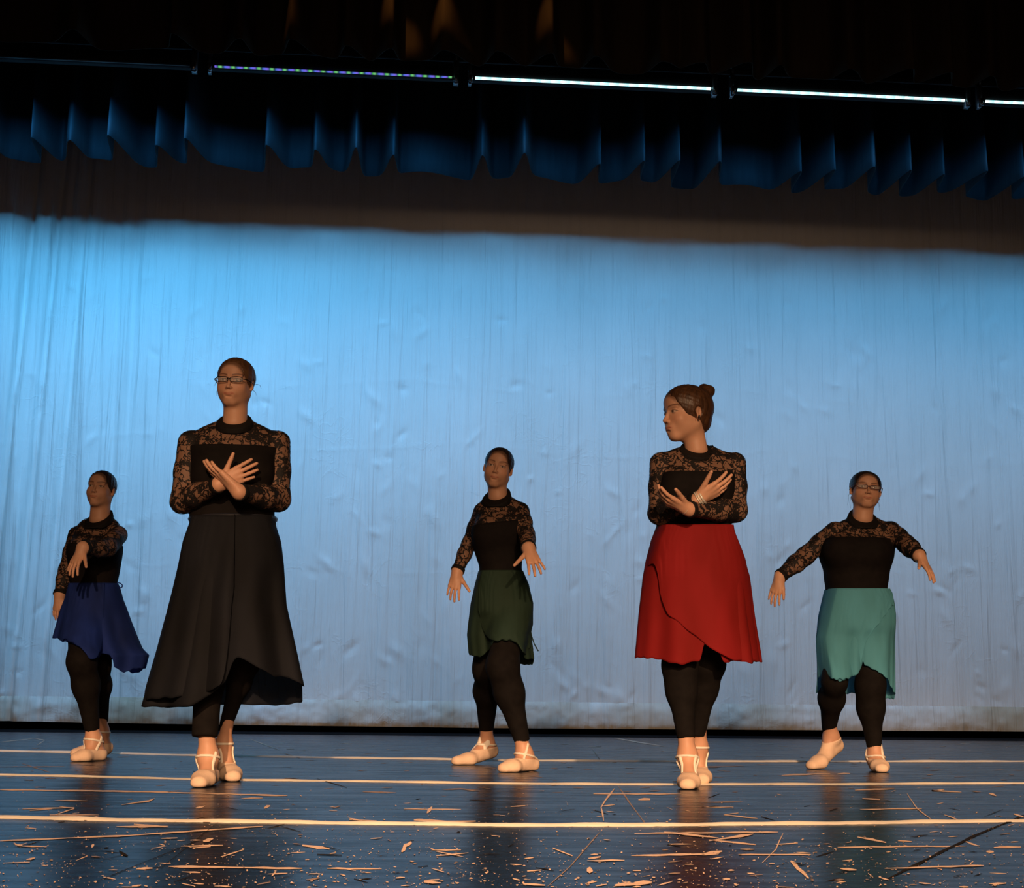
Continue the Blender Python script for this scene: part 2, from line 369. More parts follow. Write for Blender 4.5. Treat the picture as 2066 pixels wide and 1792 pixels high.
# seams of pale tape between the strips of dance floor
M_tape = noise_mat('cream_floor_tape', (.88, .82, .70), (.80, .72, .58), (9, 60, 60), .5, .3)
def tape(name, pts, wid, hgt, label):
    g = [floor_pt(*p)[:2] for p in pts]; xs = np.linspace(g[0][0], g[-1][0], 260); ys = np.interp(xs, [q[0] for q in g], [q[1] for q in g])
    V = []; Fq = []; prof = [(-1, 0), (-.85, .25), (-.4, .85), (0, 1), (.4, .9), (.85, .3), (1, 0)]
    for i, (x, y) in enumerate(zip(xs, ys)):
        a = 1 + .14 * math.sin(i * 1.9 + y) * random.random() + random.uniform(-.07, .07)
        y += random.uniform(-.002, .002)
        for u, v in prof: V.append((x, y + u * wid / 2 * a, max(v * hgt * (1 + .25 * math.sin(i * .31) * math.sin(i * .13)), 0) + .0001))
    n = len(prof)
    for i in range(len(xs) - 1):
        for k in range(n - 1): Fq.append((i * n + k, (i + 1) * n + k, (i + 1) * n + k + 1, i * n + k + 1))
    o = link(name, npmesh(name, np.array(V), np.array(Fq)), M_tape)
    tag(o, label, 'tape', 'strips of pale tape over the dance floor seams')
tape('floor_tape', [(-200,1648),(0,1650),(240,1656),(430,1658),(700,1662),(1033,1666),(1300,1666),(1700,1662),(2066,1657),(2300,1653)], .055, .0075, 'cream tape line across the black stage floor nearest the camera, brightest and thickest')
tape('floor_tape', [(-200,1559),(0,1564),(240,1569),(430,1574),(700,1577),(1033,1582),(1300,1583.5),(1700,1583),(2066,1581),(2300,1578)], .05, .0065, 'cream tape line just under the toes of the grey and red skirted dancers')
tape('floor_tape', [(-200,1511),(0,1516),(240,1521),(430,1526),(700,1530),(1033,1535),(1300,1537),(1700,1537.5),(2066,1537),(2300,1535)], .05, .0085, 'thinnest cream tape line, farthest from camera, behind the front dancers')
# ------------------------------------------------------------------ cyclorama
def cyc_mat(dirty=0):
    m = mat('pale_blue_grey_cyclorama_cloth', (.72, .75, .75), .75, .2); t = NT(m)
    co = t.coord((.9, 1, .5)); nz = t.add('ShaderNodeTexNoise', i_Scale=1.5, i_Detail=5.0); t.link(co, 0, nz, 'Vector')
    r = t.ramp([(.3, (.67, .71, .71) if not dirty else (.40, .36, .26)), (.7, (.76, .79, .79))]); t.link(nz, 'Fac', r, 0); t.link(r, 0, t.b, 'Base Color')
    c2 = t.coord((5.0, 1, .20)); n2 = t.add('ShaderNodeTexNoise', i_Scale=2.2, i_Detail=4.0, i_Distortion=.4); t.link(c2, 0, n2, 'Vector')
    c3 = t.coord((1, 1, 1)); n3 = t.add('ShaderNodeTexNoise', i_Scale=9.0, i_Detail=5.0, i_Roughness=.62); t.link(c3, 0, n3, 'Vector')
    n4 = t.add('ShaderNodeTexNoise', i_Scale=34.0, i_Detail=3.0); t.link(c3, 0, n4, 'Vector')
    b1 = t.add('ShaderNodeBump', i_Strength=.9, i_Distance=.05); t.link(n2, 'Fac', b1, 'Height')
    b2 = t.add('ShaderNodeBump', i_Strength=.30, i_Distance=.012); t.link(n3, 'Fac', b2, 'Height'); t.link(b1, 0, b2, 'Normal')
    b3 = t.add('ShaderNodeBump', i_Strength=.15, i_Distance=.003); t.link(n4, 'Fac', b3, 'Height'); t.link(b2, 0, b3, 'Normal')
    n5 = t.add('ShaderNodeTexNoise', i_Scale=5.5, i_Detail=3.0, i_Distortion=1.2); t.link(c3, 0, n5, 'Vector')
    rd = t.math('ABSOLUTE', t.math('SUBTRACT', n5.outputs['Fac'], .5)); rd = t.math('SUBTRACT', 1.0, t.math('MULTIPLY', rd, 22.0), True)
    n6 = t.add('ShaderNodeTexNoise', i_Scale=3.1, i_Detail=1.0); t.link(c3, 0, n6, 'Vector')
    rd = t.math('MULTIPLY', rd, t.math('MULTIPLY', t.math('SUBTRACT', n6.outputs['Fac'], .45, True), 4.0, True))
    b4 = t.add('ShaderNodeBump', i_Strength=.20, i_Distance=.006); t.l.new(rd, b4.inputs['Height']); t.link(b3, 0, b4, 'Normal')
    t.link(b4, 0, t.b, 'Normal')
    return m
M_cyc = cyc_mat()
cz0 = lambda x: np.interp(x, [-4, -2, 1, 6.5], [.075, .055, .045, .062])
def cyc_y(x, z):
    left = np.clip((-.9 - x) / 3.0, 0, 1)
    xx = x - .09 * (4.2 - z) * 0 + .10 * (z - 2) * left
    d = left * (.085 * (np.abs(np.sin(xx * 4.1 + .9 * np.sin(xx * 2.1))) ** .6 - .6) + .022 * np.sin(xx * 23 + 2 * np.sin(xx * 3.3)))
    amp = .35 + .65 * np.clip((3.2 - z) / 2.5, 0, 1)
    d = d + amp * (.018 * (vnoise(x * 3.3 + .12 * z + 9, z * .35, 3) - .5) + .016 * (vnoise(x * 7.5 + 40, z * .8 + 7, 4) - .5))
    d = d + .020 * (vnoise(x * 1.2 + 3, z * 1.1 + 50, 5) - .5)
    # horizontal crease lines
    for zc, a in ((2.95, .006), (2.42, .007), (1.4, .004)):
        zz = zc - .10 * np.abs(np.sin(x * 1.15 + zc)) + .02 * (vnoise(x * 9, x * 0 + zc, 8) - .5)
        d = d - a * .5 * np.exp(-((z - zz) / .013) ** 2) * (-.1 + vnoise(x * 6, zc + x * 0, 9))
    for gx, gw, ga in ((30, .035, .10), (84, .03, .085), (142, .028, .06), (236, .03, .035), (265, .022, .03), (60, .015, .02), (110, .018, .02)):
        x0_ = pt(gx, 700, YC)[0] + .035 * (z - 2.5) * (1 if gx < 150 else -.5); d = d + ga * np.exp(-np.abs((x - x0_) / gw) ** 1.3)
    # dents and blisters, denser low down
    return YC + d
bl = []
for _ in range(420):
    z = 4.2 * random.random() ** 1.5 + .2; bl.append((random.uniform(-4.5, 7.5), z, random.uniform(.015, .05), random.uniform(.02, .08), random.choice((-1, 1, 1)) * random.uniform(.004, .012), random.uniform(-.8, .8)))
def grid_sheet(x0, x1, nx, zs, yf, dz=None):
    xs = np.linspace(x0, x1, nx); X, Z = np.meshgrid(xs, zs, indexing='ij')
    if dz is not None: Z = Z * 1.0 + dz(X, Z)
    Y = yf(X, Z); V = np.stack([X, Y, Z], -1).reshape(-1, 3); nz = len(zs)
    I = (np.arange(nx - 1)[:, None] * nz + np.arange(nz - 1)[None]).ravel()
    return V, np.stack([I, I + nz, I + nz + 1, I + 1], 1)
def cyc_full(X, Z):
    Y = cyc_y(X, Z)
    for bx, bz, rx_, rz_, a, sh in bl:
        i = (np.abs(X[:, 0] - bx) < 4 * max(rx_, rz_)); j = (np.abs(Z[0] - bz) < 4 * rz_)
        if not i.any() or not j.any(): continue
        sl = np.ix_(i, j); x = X[sl] - bx; z = Z[sl] - bz
        Y[sl] -= a * np.exp(-((x + sh * z) / rx_) ** 2 - (z / rz_) ** 2)
    return Y
zs = np.concatenate([np.linspace(.25, 4.6, 260), np.linspace(4.65, 8, 30)])
cyc = link('cyclorama_curtain', npmesh('cyc', *grid_sheet(-6.2, 10.2, 820, zs, cyc_full)), M_cyc)
tag(cyc, 'huge pale cyclorama cloth washed in blue light behind the dancers', 'backdrop curtain')
hz = np.linspace(0, 1, 12)
def hem_y(X, Z): return cyc_y(X, np.full_like(X, .25)) - .02 * np.sin(np.clip((Z - .05) / .2, 0, 1) * math.pi) ** .5 - .004 + .012 * (vnoise(X * 9, Z * 16, 12) - .5) + .007 * (vnoise(X * 30, Z * 30, 13) - .5)
V, Fq = grid_sheet(-6.2, 10.2, 900, hz, lambda X, Z: X * 0)
zb = cz0(V[:, 0]); V[:, 2] = zb + (.262 - zb) * V[:, 2]
V[:, 1] = hem_y(V[:, 0], V[:, 2])
hem = link('chain_pocket_hem', npmesh('hem', V, Fq), cyc_mat(1), None)
hem.parent = cyc; hem['label'] = 'dirty stitched hem band along the bottom'
# ------------------------------------------------------------------ borders (valances)
M_blueb = noise_mat('blue_velour_border', (.016, .037, .054), (.012, .029, .044), (30, 30, 4), .9, .1, bump=.2, bscale=(200, 200, 200))
def border(name, y0, ridges, px_base, zbot, ztop, depth, m, label, wd=17, x0=-8, x1=12):
    R = [pt(p, px_base, y0)[0] for p in ridges]
    xs = np.linspace(x0, x1, 2400); d = np.zeros_like(xs)
    rr = random.Random(5)
    sp = np.mean(np.diff(R)); x = R[-1] + sp
    while x < x1: R.append(x); x += sp * rr.uniform(.7, 1.3)
    x = R[0] - sp
    while x > x0: R.insert(0, x); x -= sp * rr.uniform(.7, 1.3)
    for c in R:
        wv = wd * mpp(y0) * rr.uniform(.75, 1.25); a = rr.uniform(.75, 1.1); sk = rr.uniform(-.35, .35)
        t = (xs - c) / wv; t = np.where(t < 0, t * (1.9 if sk < .1 else .8), t * (.8 if sk < .1 else 1.7))
        d = np.maximum(d, a * np.exp(-np.abs(t) ** 2.2))
    d = d + .14 * np.sin(xs * 7.3) * (1 - d)
    zz = np.linspace(0, 1, 26); V = []
    X = np.repeat(xs[:, None], len(zz), 1); Zf = np.repeat(zz[None], len(xs), 0)
    amp = depth * (1.0 - .35 * Zf); Y = y0 - amp * d[:, None] + depth * .3
    Z = zbot + (ztop - zbot) * Zf
    X = X + .03 * np.sin(xs * 5)[:, None] * Zf
    V = np.stack([X, Y, Z], -1).reshape(-1, 3); nz = len(zz)
    I = (np.arange(len(xs) - 1)[:, None] * nz + np.arange(nz - 1)[None]).ravel()
    o = link(name, npmesh(name, V, np.stack([I, I + nz, I + nz + 1, I + 1], 1)), m)
    sm = o.modifiers.new('thickness', 'SOLIDIFY'); sm.thickness = .006
    return tag(o, label, 'stage curtain')
ridges = [82, 158, 238, 325, 388, 545, 640, 722, 795, 968, 1048, 1202, 1285, 1352, 1428, 1597, 1658, 1725, 1800, 1870, 1945, 2025]
border('border_curtain', YB, ridges, 300, pt(1033, 326, YB - .22)[2], 7.6, .58, M_blueb, 'pleated blue border curtain lit blue, hanging below the light bars')
rid2 = [-60, 160, 355, 490, 590, 700, 790, 893, 1000, 1108, 1195, 1330, 1410, 1500, 1560, 1700, 1820, 1900, 1980]
M_brownb = noise_mat('dark_velour_border', (.030, .022, .016), (.024, .018, .013), (30, 30, 4), .95, .03)
border('border_curtain', YF, rid2, 100, pt(1033, 112, YF - .1)[2], 7.2, .26, M_brownb, 'nearly black pleated border curtain above the light bars, catching faint amber light', wd=30)
for px, py, pw in ((590, 62, 1.0), (793, 20, 2.4), (893, 40, 3.0), (1106, 60, 2.0)):
    p = pt(px, py, YF); spot('amber_leak', (p[0] - .5, YF - 1.2, p[2] + 1.2), (p[0], YF - .1, p[2]), pw * 60, 8, 1.0, (1, .45, .12), .02)
# ------------------------------------------------------------------ light battens
M_pipe = noise_mat('black_pipe_paint', (.012, .012, .013), (.02, .02, .022), (20, 20, 20), .8, .1)
def led_mat(name, mode):
    m = mat(name, (.02, .02, .02), .3, .5); t = NT(m); b = t.b
    co = t.coord((1, 1, 1)); sx = t.add('ShaderNodeSeparateXYZ'); t.link(co, 0, sx, 0)
    ph = t.math('FRACT', t.math('MULTIPLY', sx.outputs[0], 11.0 if mode < 2 else 14))
    if mode == 1: r = t.ramp([(0, (.05, .55, .12)), (.18, (.25, .75, .25)), (.36, (.01, .06, .08)), (.55, (.12, .2, .95)), (.78, (.25, .15, 1)), (1, (.02, .1, .1))])
    elif mode == 2: r = t.ramp([(0, (.55, 1, 1)), (.5, (.35, .9, 1)), (.8, (.9, 1, 1)), (1, (.55, 1, 1))])
    else: r = t.ramp([(0, (.01, .02, .03)), (1, (.02, .03, .05))])
    t.l.new(ph, r.inputs[0]); t.link(r, 0, b, 'Emission Color'); b.inputs['Emission Strength'].default_value = {0: .02, 1: .75, 2: 1.7}[mode]
    return m
LM = [led_mat('led_lens_%s' % n, i) for i, n in enumerate(('off', 'coloured', 'white'))]
M_steel = noise_mat('worn_steel_bracket', (.35, .37, .40), (.2, .22, .25), (40, 40, 40), .3, .6, Metallic=.8)
labels = ['dark LED light bar past the left end of the dotted bar', 'unlit LED light bar, leftmost in view', 'LED light bar of blue and green dots, dimmest of the lit ones', 'cyan white glowing LED bar, middle of the row',
          'cyan white glowing LED bar sloping toward the upper right', 'short piece of glowing LED bar at the far right edge', '']
for n_, ((a, b, k), lb) in enumerate(zip(BARS[1:6], labels[1:6])):
    xa, xb = pt(a, 150, YL)[0], pt(b, 150, YL)[0]; r = bpy.data.objects.new('light_bar', None); r.location = ((xa + xb) / 2, YL, zl); COL.objects.link(r)
    tag(r, lb, 'stage light', 'row of LED light bars on the overhead pipe')
    link('housing', npmesh('h', *box((xa, YL - .035, zl + .010), (xb, YL + .055, zl + .085))), M_pipe, r, False)
    link('lens', npmesh('l', *box((xa + .03, YL - .045, zl + .004), (xb - .03, YL - .028, zl + (.019 if k == 2 else .013)))), LM[k], r, False)
    for s, xx in ((-1, xa), (1, xb)):
        parts = [box((xx - .018, YL - .04, zl - .03), (xx + .004 if s < 0 else xx + .018, YL + .03, zl + .14)), tube([(xx, YL - .045, zl - .025), (xx, YL - .045, zl + .03)], .012, 8),
                 tube([(xx, YL + .01 + .035 * math.cos(t_), zl + .17 + .035 * math.sin(t_)) for t_ in np.linspace(0, 2 * math.pi, 13)[:-1]], .008, 6, True)]
        link('bracket', npmesh('b', *join(parts)), M_steel, r, False)
o = link('batten_pipe', npmesh('p', *tube([(-8, YL + .01, zl + .17), (12, YL + .01, zl + .17)], .024, 12)), M_pipe)
tag(o, 'long black overhead pipe that carries the row of LED light bars', 'pipe')
# ------------------------------------------------------------------ people
M_skin = skin_mat('fair_skin', (.60, .33, .215))
M_lace = lace_mat()
M_bod = noise_mat('black_jersey', (.007, .006, .006), (.010, .008, .008), (30, 30, 30), .85, .1, bump=.1)
M_leg = noise_mat('black_leggings', (.0065, .0055, .0055), (.010, .0085, .008), (30, 30, 30), .85, .1)
M_collar = noise_mat('black_ribbed_trim', (.006, .005, .005), (.009, .008, .008), (60, 60, 60), .8, .2)
M_shoe = noise_mat('pink_beige_ballet_canvas', (.84, .62, .46), (.76, .54, .39), (25, 25, 25), .7, .2, bump=.3, bscale=(120, 120, 120))
M_strap = noise_mat('pale_elastic_strap', (.85, .78, .68), (.8, .72, .6), (60, 60, 60), .6, .2)
def hair_mat(name, c1, c2):
    m = noise_mat(name, c1, c2, (60, 60, 9), .42, .45, bump=.6, bscale=(160, 160, 14)); return m
HC = dict(dark_blonde=(.10, .05, .025), brown=(.085, .036, .016), dark_brown=(.03, .017, .011))
M_hairs = {k: hair_mat('hair_' + k, a, b) for k, a, b in (('dark_blonde', (.16, .080, .038), (.075, .036, .018)), ('brown', (.10, .045, .020), (.035, .016, .008)), ('dark_brown', (.040, .022, .014), (.016, .010, .007)))}
M_lens = mat('spectacle_glass', (.9, .9, .9), .03, 1.0, Alpha=.14)
M_frameb = noise_mat('black_spectacle_frame', (.006, .006, .006), (.012, .01, .01), (50, 50, 50), .25, .5)
M_framer = noise_mat('dark_red_spectacle_frame', (.10, .03, .03), (.06, .02, .02), (50, 50, 50), .3, .5)
M_silver = noise_mat('silver_metal', (.85, .80, .70), (.7, .68, .6), (80, 80, 80), .3, .6, Metallic=.35)
M_stud = noise_mat('black_ear_stud', (.006, .006, .008), (.01, .01, .012), (80, 80, 80), .2, .6)
class P: pass
def head(g, spec, Y0):
    """head prims in world space; returns dict with transforms"""
    c = pt(spec['c'][0], spec['c'][1], Y0 + spec.get('dy', 0)); H = spec['h'] * mpp(Y0)
    a = math.radians(spec['yaw']); p = math.radians(spec['pitch']); r = math.radians(spec.get('roll', 0))
    Rh = _ry(r) @ _rz(-a) @ _rx(-p)
    wd = spec.get('wide', 1.0)
    L = lambda x, y, z: c + Rh @ (np.array([x * wd, y, z]) * H)
    E = lambda x, y, z, rx, ry, rz, R2=None: Ell(L(x, y, z), np.array([rx * wd, ry, rz]) * H, Rh if R2 is None else Rh @ R2)
    Cp = lambda a_, b_, ra, rb: Cap(L(*a_), L(*b_), ra * H, rb * H)
    o = P(); o.c, o.H, o.R, o.L, o.E, o.Cp, o.wd = c, H, Rh, L, E, Cp, wd; o.jw = spec.get('jaw', 1.1)
    jw = o.jw
    o.cran = [E(0, .07, .135, .335, .405, .365), E(0, -.02, .17, .315, .37, .32)]
    o.face = [E(0, -.13, -.10, .272, .265, .375), E(0, -.05, -.19, .262 * jw, .29, .225), E(0, -.245, -.385, .105 * jw, .125, .10),
              E(.15, -.245, -.12, .115, .10, .12), E(-.15, -.245, -.12, .115, .10, .12),
              E(0, -.30, .20, .20, .12, .17)]
    return o
def head_field(gr, o, neck):
    F = gr.full(); H = o.H; E, Cp = o.E, o.Cp
    for q in o.cran: gr.add(F, q, .04 * H)
    for q in o.face: gr.add(F, q, .07 * H)
    for s in (-1, 1): gr.add(F, Cp((s * .205 * o.jw, .03, -.20), (s * .055 * o.jw, -.26, -.405), .06, .05), .08 * H)
    for s in (-1, 1):
        gr.add(F, Cp((s * .05, -.375, .085), (s * .20, -.325, .10), .026, .030), .05 * H)     # brow ridge
        gr.add(F, E(s * .135, -.415, .020, .078, .052, .048), .05 * H, 's')                    # socket
        gr.add(F, E(s * .137, -.312, .012, .062, .062, .056), .012 * H)                        # eyeball and lids
        gr.add(F, Cp((s * .078, -.362, .045), (s * .19, -.335, .042), .012, .012), .02 * H)    # upper lid fold
    gr.add(F, Cp((0, -.362, .06), (0, -.450, -.130), .025, .032), .035 * H)                    # nose bridge
    gr.add(F, E(0, -.450, -.142, .038, .038, .033), .02 * H)
    for s in (-1, 1): gr.add(F, E(s * .040, -.415, -.152, .025, .038, .024), .018 * H)
    for s in (-1, 1): gr.add(F, E(s * .02, -.438, -.180, .012, .02, .010), .008 * H, 's')
    gr.add(F, E(0, -.345, -.265, .105, .055, .075), .10 * H)                                    # muzzle
    gr.add(F, E(0, -.402, -.254, .082, .016, .013), .02 * H)                                  # lips
    gr.add(F, E(0, -.400, -.282, .066, .018, .016), .02 * H)
    gr.add(F, Cp((-.085, -.404, -.266), (.085, -.404, -.266), .004, .004), .010 * H, 's')
    gr.add(F, E(0, -.395, -.325, .05, .022, .014), .03 * H, 's')
    for s in (-1, 1):                                                                          # ears
        R2 = _rz(s * .35)
        gr.add(F, E(s * .325, .045, -.01, .030, .068, .10, R2), .015 * H)
        gr.add(F, E(s * .315, .03, -.09, .026, .030, .035, R2), .02 * H)
        gr.add(F, E(s * .356, .03, .0, .016, .040, .062, R2), .012 * H, 's')
    for q in neck: gr.add(F, q, .12 * H)
    return F
def head_tint(V, o, hl, hc):
    q = (V - o.c) @ o.R / o.H; q[:, 0] /= o.wd; x, y, z = q.T; C = np.ones((len(V), 4)); f = y < -.2
    def put(m, c):
        m = np.clip(m, 0, 1)[:, None] * f[:, None]; C[:, :3] = C[:, :3] * (1 - m) + np.array(c) * m
    ss = lambda v, w: np.clip((1 - v) / w + .5, 0, 1)
    # cheeks and lips
    for s in (-1, 1): put(.35 * np.exp(-((x - s * .17) / .09) ** 2 - ((z + .12) / .08) ** 2), (1.05, .80, .78))
    lip = ss(np.sqrt((x / .104) ** 2 + ((z + .268 + .008 * np.cos(x * 40) * (z > -.268)) / .030) ** 2), .3); put(lip * .65, (.92, .60, .60))
    put(ss(np.sqrt((x / .100) ** 2 + ((z + .268) / .006) ** 2), .5) * .8, (.35, .18, .16))
    for s in (-1, 1):
        u = s * x
        bz = .098 + .022 * np.sin(np.clip((u - .05) / .17, 0, 1) * 2.3)
        put(((u > .045) & (u < .235)) * np.exp(-((z - bz) / .0145) ** 2) * .85, (.17, .11, .09))
        e = np.sqrt(((u - .137) / .060) ** 2 + ((z - .010) / .0255) ** 2)
        put(ss(e, .22) * .9, (.95, 1.3, 1.6))
        put(ss(np.sqrt(((u - .137) / .024) ** 2 + ((z - .012) / .024) ** 2), .3) * ss(e, .22), (.12, .13, .14))
        up = np.exp(-((e - 1.03) / .16) ** 2) * (z > .006); put(up * .95, (.10, .07, .06))
        lo = np.exp(-((e - 1.05) / .14) ** 2) * (z <= .006); put(lo * .35, (.4, .25, .2))
        put(ss(np.sqrt(((u - .022) / .014) ** 2 + ((z + .176) / .010) ** 2), .5) * .7, (.3, .15, .12))
    q = o.E(0, -.46, -.04, .30, .47, .04 + hl + .02)(V[:, 0], V[:, 1], V[:, 2]) / o.H
    m = (np.clip((q + .045) / .05, 0, 1) * np.clip((z - .02) / .10, 0, 1))[:, None] * .75
    C[:, :3] = C[:, :3] * (1 - m) + np.array(hc) / np.array((.60, .33, .215)) * m
    return C
def hair_field(gr, o, spec, extra):
    F = gr.full(); H = o.H; t = spec.get('vol', .022)
    gr.add(F, o.E(0, .07, .14, .335 + t, .405 + t, .365 + t), 0)
    gr.add(F, o.E(0, -.02, .175, .315 + t, .37 + t, .32 + t), .04 * H)
    gr.add(F, o.E(0, .20, -.12, .22 + t, .22 + t, .22), .06 * H)
    hl = spec.get('hairline', .30)
    # face opening: an oval in front, ears free
    gr.add(F, o.E(0, -.46, -.04, .30, .47, .04 + hl + .02), .03 * H, 's')
    gr.add(F, o.E(0, -.30, -.30, .45, .30, .34), .03 * H, 's')
    for s in (-1, 1): gr.add(F, o.E(s * .36, .035, -.03, .07, .085, .125), .02 * H, 's')
    # strands: shallow grooves swept back
    for q, k in extra: gr.add(F, q, k)
    return F
def hand_prims(W, D, palm, thumb_hint, L=.178, curl=(12, 16, 12), spread=(9, 2, -4, -11), tcurl=18, tout=42, extra_curl=(0, 0, 0, 0)):
    D = unit(D); Pv = np.array(palm, float); Pv = unit(Pv - D * Pv.dot(D)); Tv = np.cross(D, Pv)
    if Tv.dot(thumb_hint) < 0: Tv = -Tv
    k = L / .178; out = []; W = np.array(W, float)
    base = [(.088, .030), (.093, .010), (.089, -.0105), (.080, -.029)]; ln = [.070, .078, .072, .056]
    fr = [.0088, .0090, .0085, .0076]
    for (d, t), l, sp, r, ec in zip(base, ln, spread, fr, extra_curl):
        kn = W + k * (D * d + Tv * t - Pv * (.004 - abs(t) * .12))
        out.append((Cap(W + k * (D * .004 + Tv * t * .55), kn, .0150 * k, .0108 * k), .010))
        a = math.radians(sp); dr = D * math.cos(a) + Tv * math.sin(a); c = math.radians(curl[0] + ec); p = kn
        for j, fl in enumerate((.44, .30, .26)):
            d2 = dr * math.cos(c) + Pv * math.sin(c); q = p + d2 * l * fl * k
            out.append((Cap(p, q, r * k * (1 - .09 * j), r * k * (1 - .09 * (j + 1))), .0025))
            p = q; c += math.radians(curl[min(j + 1, 2)] + ec * .7)
    out.append((Ell(W + k * (D * .048 + Pv * .002), np.array([.030, .046, .0135]) * k, np.stack([Tv, D, Pv], 1)), .010))
    a = math.radians(tout); p = W + k * (D * .018 + Tv * .020 + Pv * .006); dr = D * math.cos(a) + Tv * math.sin(a)
    c = 0.; 
    for j, (fl, r0, r1) in enumerate(((.046, .0145, .0108), (.034, .0108, .0092), (.027, .0094, .0075))):
        d2 = unit(dr * math.cos(c) + Pv * .12 * math.sin(.5) + D * math.sin(c) * .9); q = p + d2 * fl * k
        out.append((Cap(p, q, r0 * k, r1 * k), .006 if j == 0 else .003)); p = q; c += math.radians(tcurl)
    return out
def foot_prims(ankle, heel, ball, toe, k=1., ra=.034):
    a, h, b, t = [np.array(v, float) for v in (ankle, heel, ball, toe)]
    ax = unit((b - h) * (1, 1, 0)); sd = np.array([-ax[1], ax[0], 0])
    return [(Cap(a, h + (0, 0, .006), ra, .030 * k), .02), (Cap(a, (b * .6 + h * .4) + (0, 0, .020), ra, .027 * k), .03), (Cap(h, b + sd * .014, .027 * k, .025 * k), .02), (Cap(h, b - sd * .014, .027 * k, .024 * k), .02),
            (Cap(b + sd * .018, t + sd * .012, .024 * k, .016 * k), .02), (Cap(b - sd * .018, t - sd * .014, .023 * k, .015 * k), .02), (Cap(b, t, .024 * k, .017 * k), .02)]
def skirt_surface(name, parent, m, Y0, rows, hem_f, hem_b, dfac=.80, rip=(.0, .03), nrip=9, seed=0, fld=None, cov=None, out=0., dyc=0., bulge=(), N=300, M=64, hemwave=1.0):
    """rows: (py, pxL, pxR). hem_f/hem_b: [(px,py)] hem for the front and the back half. cov: px range of a front panel (else full ring)"""
    R = np.array(rows, float); rng = random.Random(seed); ph = [rng.uniform(0, 6.28) for _ in range(6)]
    py0 = R[0, 0]; pymax = max([p[1] for p in hem_f] + [p[1] for p in hem_b or [(0, 0)]])
    if cov is None: th = np.linspace(0, 2 * math.pi, N, endpoint=False)
    else: th = np.linspace(-math.pi / 2 + .02, math.pi / 2 - .02, N)
    hf = np.array(hem_f, float); hb = np.array(hem_b or hem_f, float)
    def LR(py): return np.interp(py, R[:, 0], R[:, 1]), np.interp(py, R[:, 0], R[:, 2])
    V = []; s = mpp(Y0)
    rows_n = []
    for t_ in th:
        ct, st = math.cos(t_), math.sin(t_); hp = 1300.
        for _ in range(3):
            l, r = LR(hp); px = (l + r) / 2 + (r - l) / 2 * st
            if cov is not None: px = min(max(px, cov[0]), cov[1])
            hp = np.interp(px, *(hf.T if ct >= 0 else hb.T))
        rows_n.append(hp)
    rows_n = np.array(rows_n)
    if cov is None:
        k = np.array([.25, .5, .25]); rows_n = np.convolve(np.concatenate([rows_n[-1:], rows_n, rows_n[:1]]), k, 'valid')
    else:
        k = np.hanning(17); k /= k.sum(); rows_n = np.convolve(np.pad(rows_n, 8, mode='edge'), k, 'valid')
    for t_, hp in zip(th, rows_n):
        ct, st = math.cos(t_), math.sin(t_)
        rw = math.sin(nrip * t_ + ph[0] + 1.1 * math.sin(2 * t_ + ph[1])) * (.75 + .4 * math.sin(3 * t_ + ph[4])) + .5 * math.sin(nrip * 1.9 * t_ + ph[2]); fine = math.sin(nrip * 4.3 * t_ + ph[3])
        hp = hp + hemwave * (1.6 * rw + 1.2 * fine) * min(1, max(0, (hp - py0) / 60))
        for j in range(M):
            u = j / (M - 1); py = py0 + (hp - py0) * u; l, r = LR(py)
            cx, a = (l + r) / 2, (r - l) / 2; px = cx + a * st
            if cov is not None: px = min(max(px, cov[0] - 6 * u), cov[1] + 3)
            f = max(0, (py - py0) / (pymax - py0)); am = rip[0] + (rip[1] - rip[0]) * f ** 1.2
            bb = a * s * (dfac * (1 - .15 * f) if True else 0)
            side = abs(st) ** 6
            dep = bb + am * rw * (1 - .0 * side) + out * ct 
            for (bx, by, bw, bh, ba) in bulge:
                if ct > 0: dep += ba * math.exp(-((px - bx) / bw) ** 2 - ((py - by) / bh) ** 2)
            Y = Y0 + dyc - ct * dep
            q = pt(px + (out * st * 1.0 / s if cov is None else 0), py, Y0); z = pt(px, py, Y)[2]
            V.append((q[0] + st * am * .25 * rw, Y, z * .5 + q[2] * .5))
    V = np.array(V); n = len(th)
    if fld is not None:
        sg = np.where(np.repeat(np.cos(th), M) >= 0, -1., 1.); push = np.zeros(len(V))
        for it in range(70):
            Q = V.copy(); Q[:, 1] += sg * push; bad = fld(Q) < .010 + abs(out)
            if not bad.any(): break
            push[bad] += .005
        pu = push.reshape(n, M); wr = cov is None; base = pu.copy()
        for it in range(26):
            a_ = np.roll(pu, 1, 0); b_ = np.roll(pu, -1, 0)
            if not wr: a_[0] = pu[0]; b_[-1] = pu[-1]
            c_ = np.concatenate([pu[:, :1], pu[:, :-1]], 1); d_ = np.concatenate([pu[:, 1:], pu[:, -1:]], 1)
            pu = np.maximum(base, (a_ + b_ + c_ + d_) / 4 * .5 + pu * .5)
        pu = pu * np.clip(np.abs(np.cos(th))[:, None] * 2.2, 0, 1)
        for it in range(24):
            a_ = np.roll(pu, 1, 0); b_ = np.roll(pu, -1, 0)
            if not wr: a_[0] = pu[0]; b_[-1] = pu[-1]
            c_ = np.concatenate([pu[:, :1], pu[:, :-1]], 1); d_ = np.concatenate([pu[:, 1:], pu[:, -1:]], 1)
            pu = (a_ + b_ + c_ + d_) / 4 * .6 + pu * .4
        V[:, 1] += sg * pu.ravel()
    I = (np.arange(n if cov is None else n - 1)[:, None] * M + np.arange(M - 1)[None]).ravel(); J = (I + M) % (n * M)
    o = link(name, npmesh(name, V, np.stack([I, J, J + 1, I + 1], 1)), m, parent)
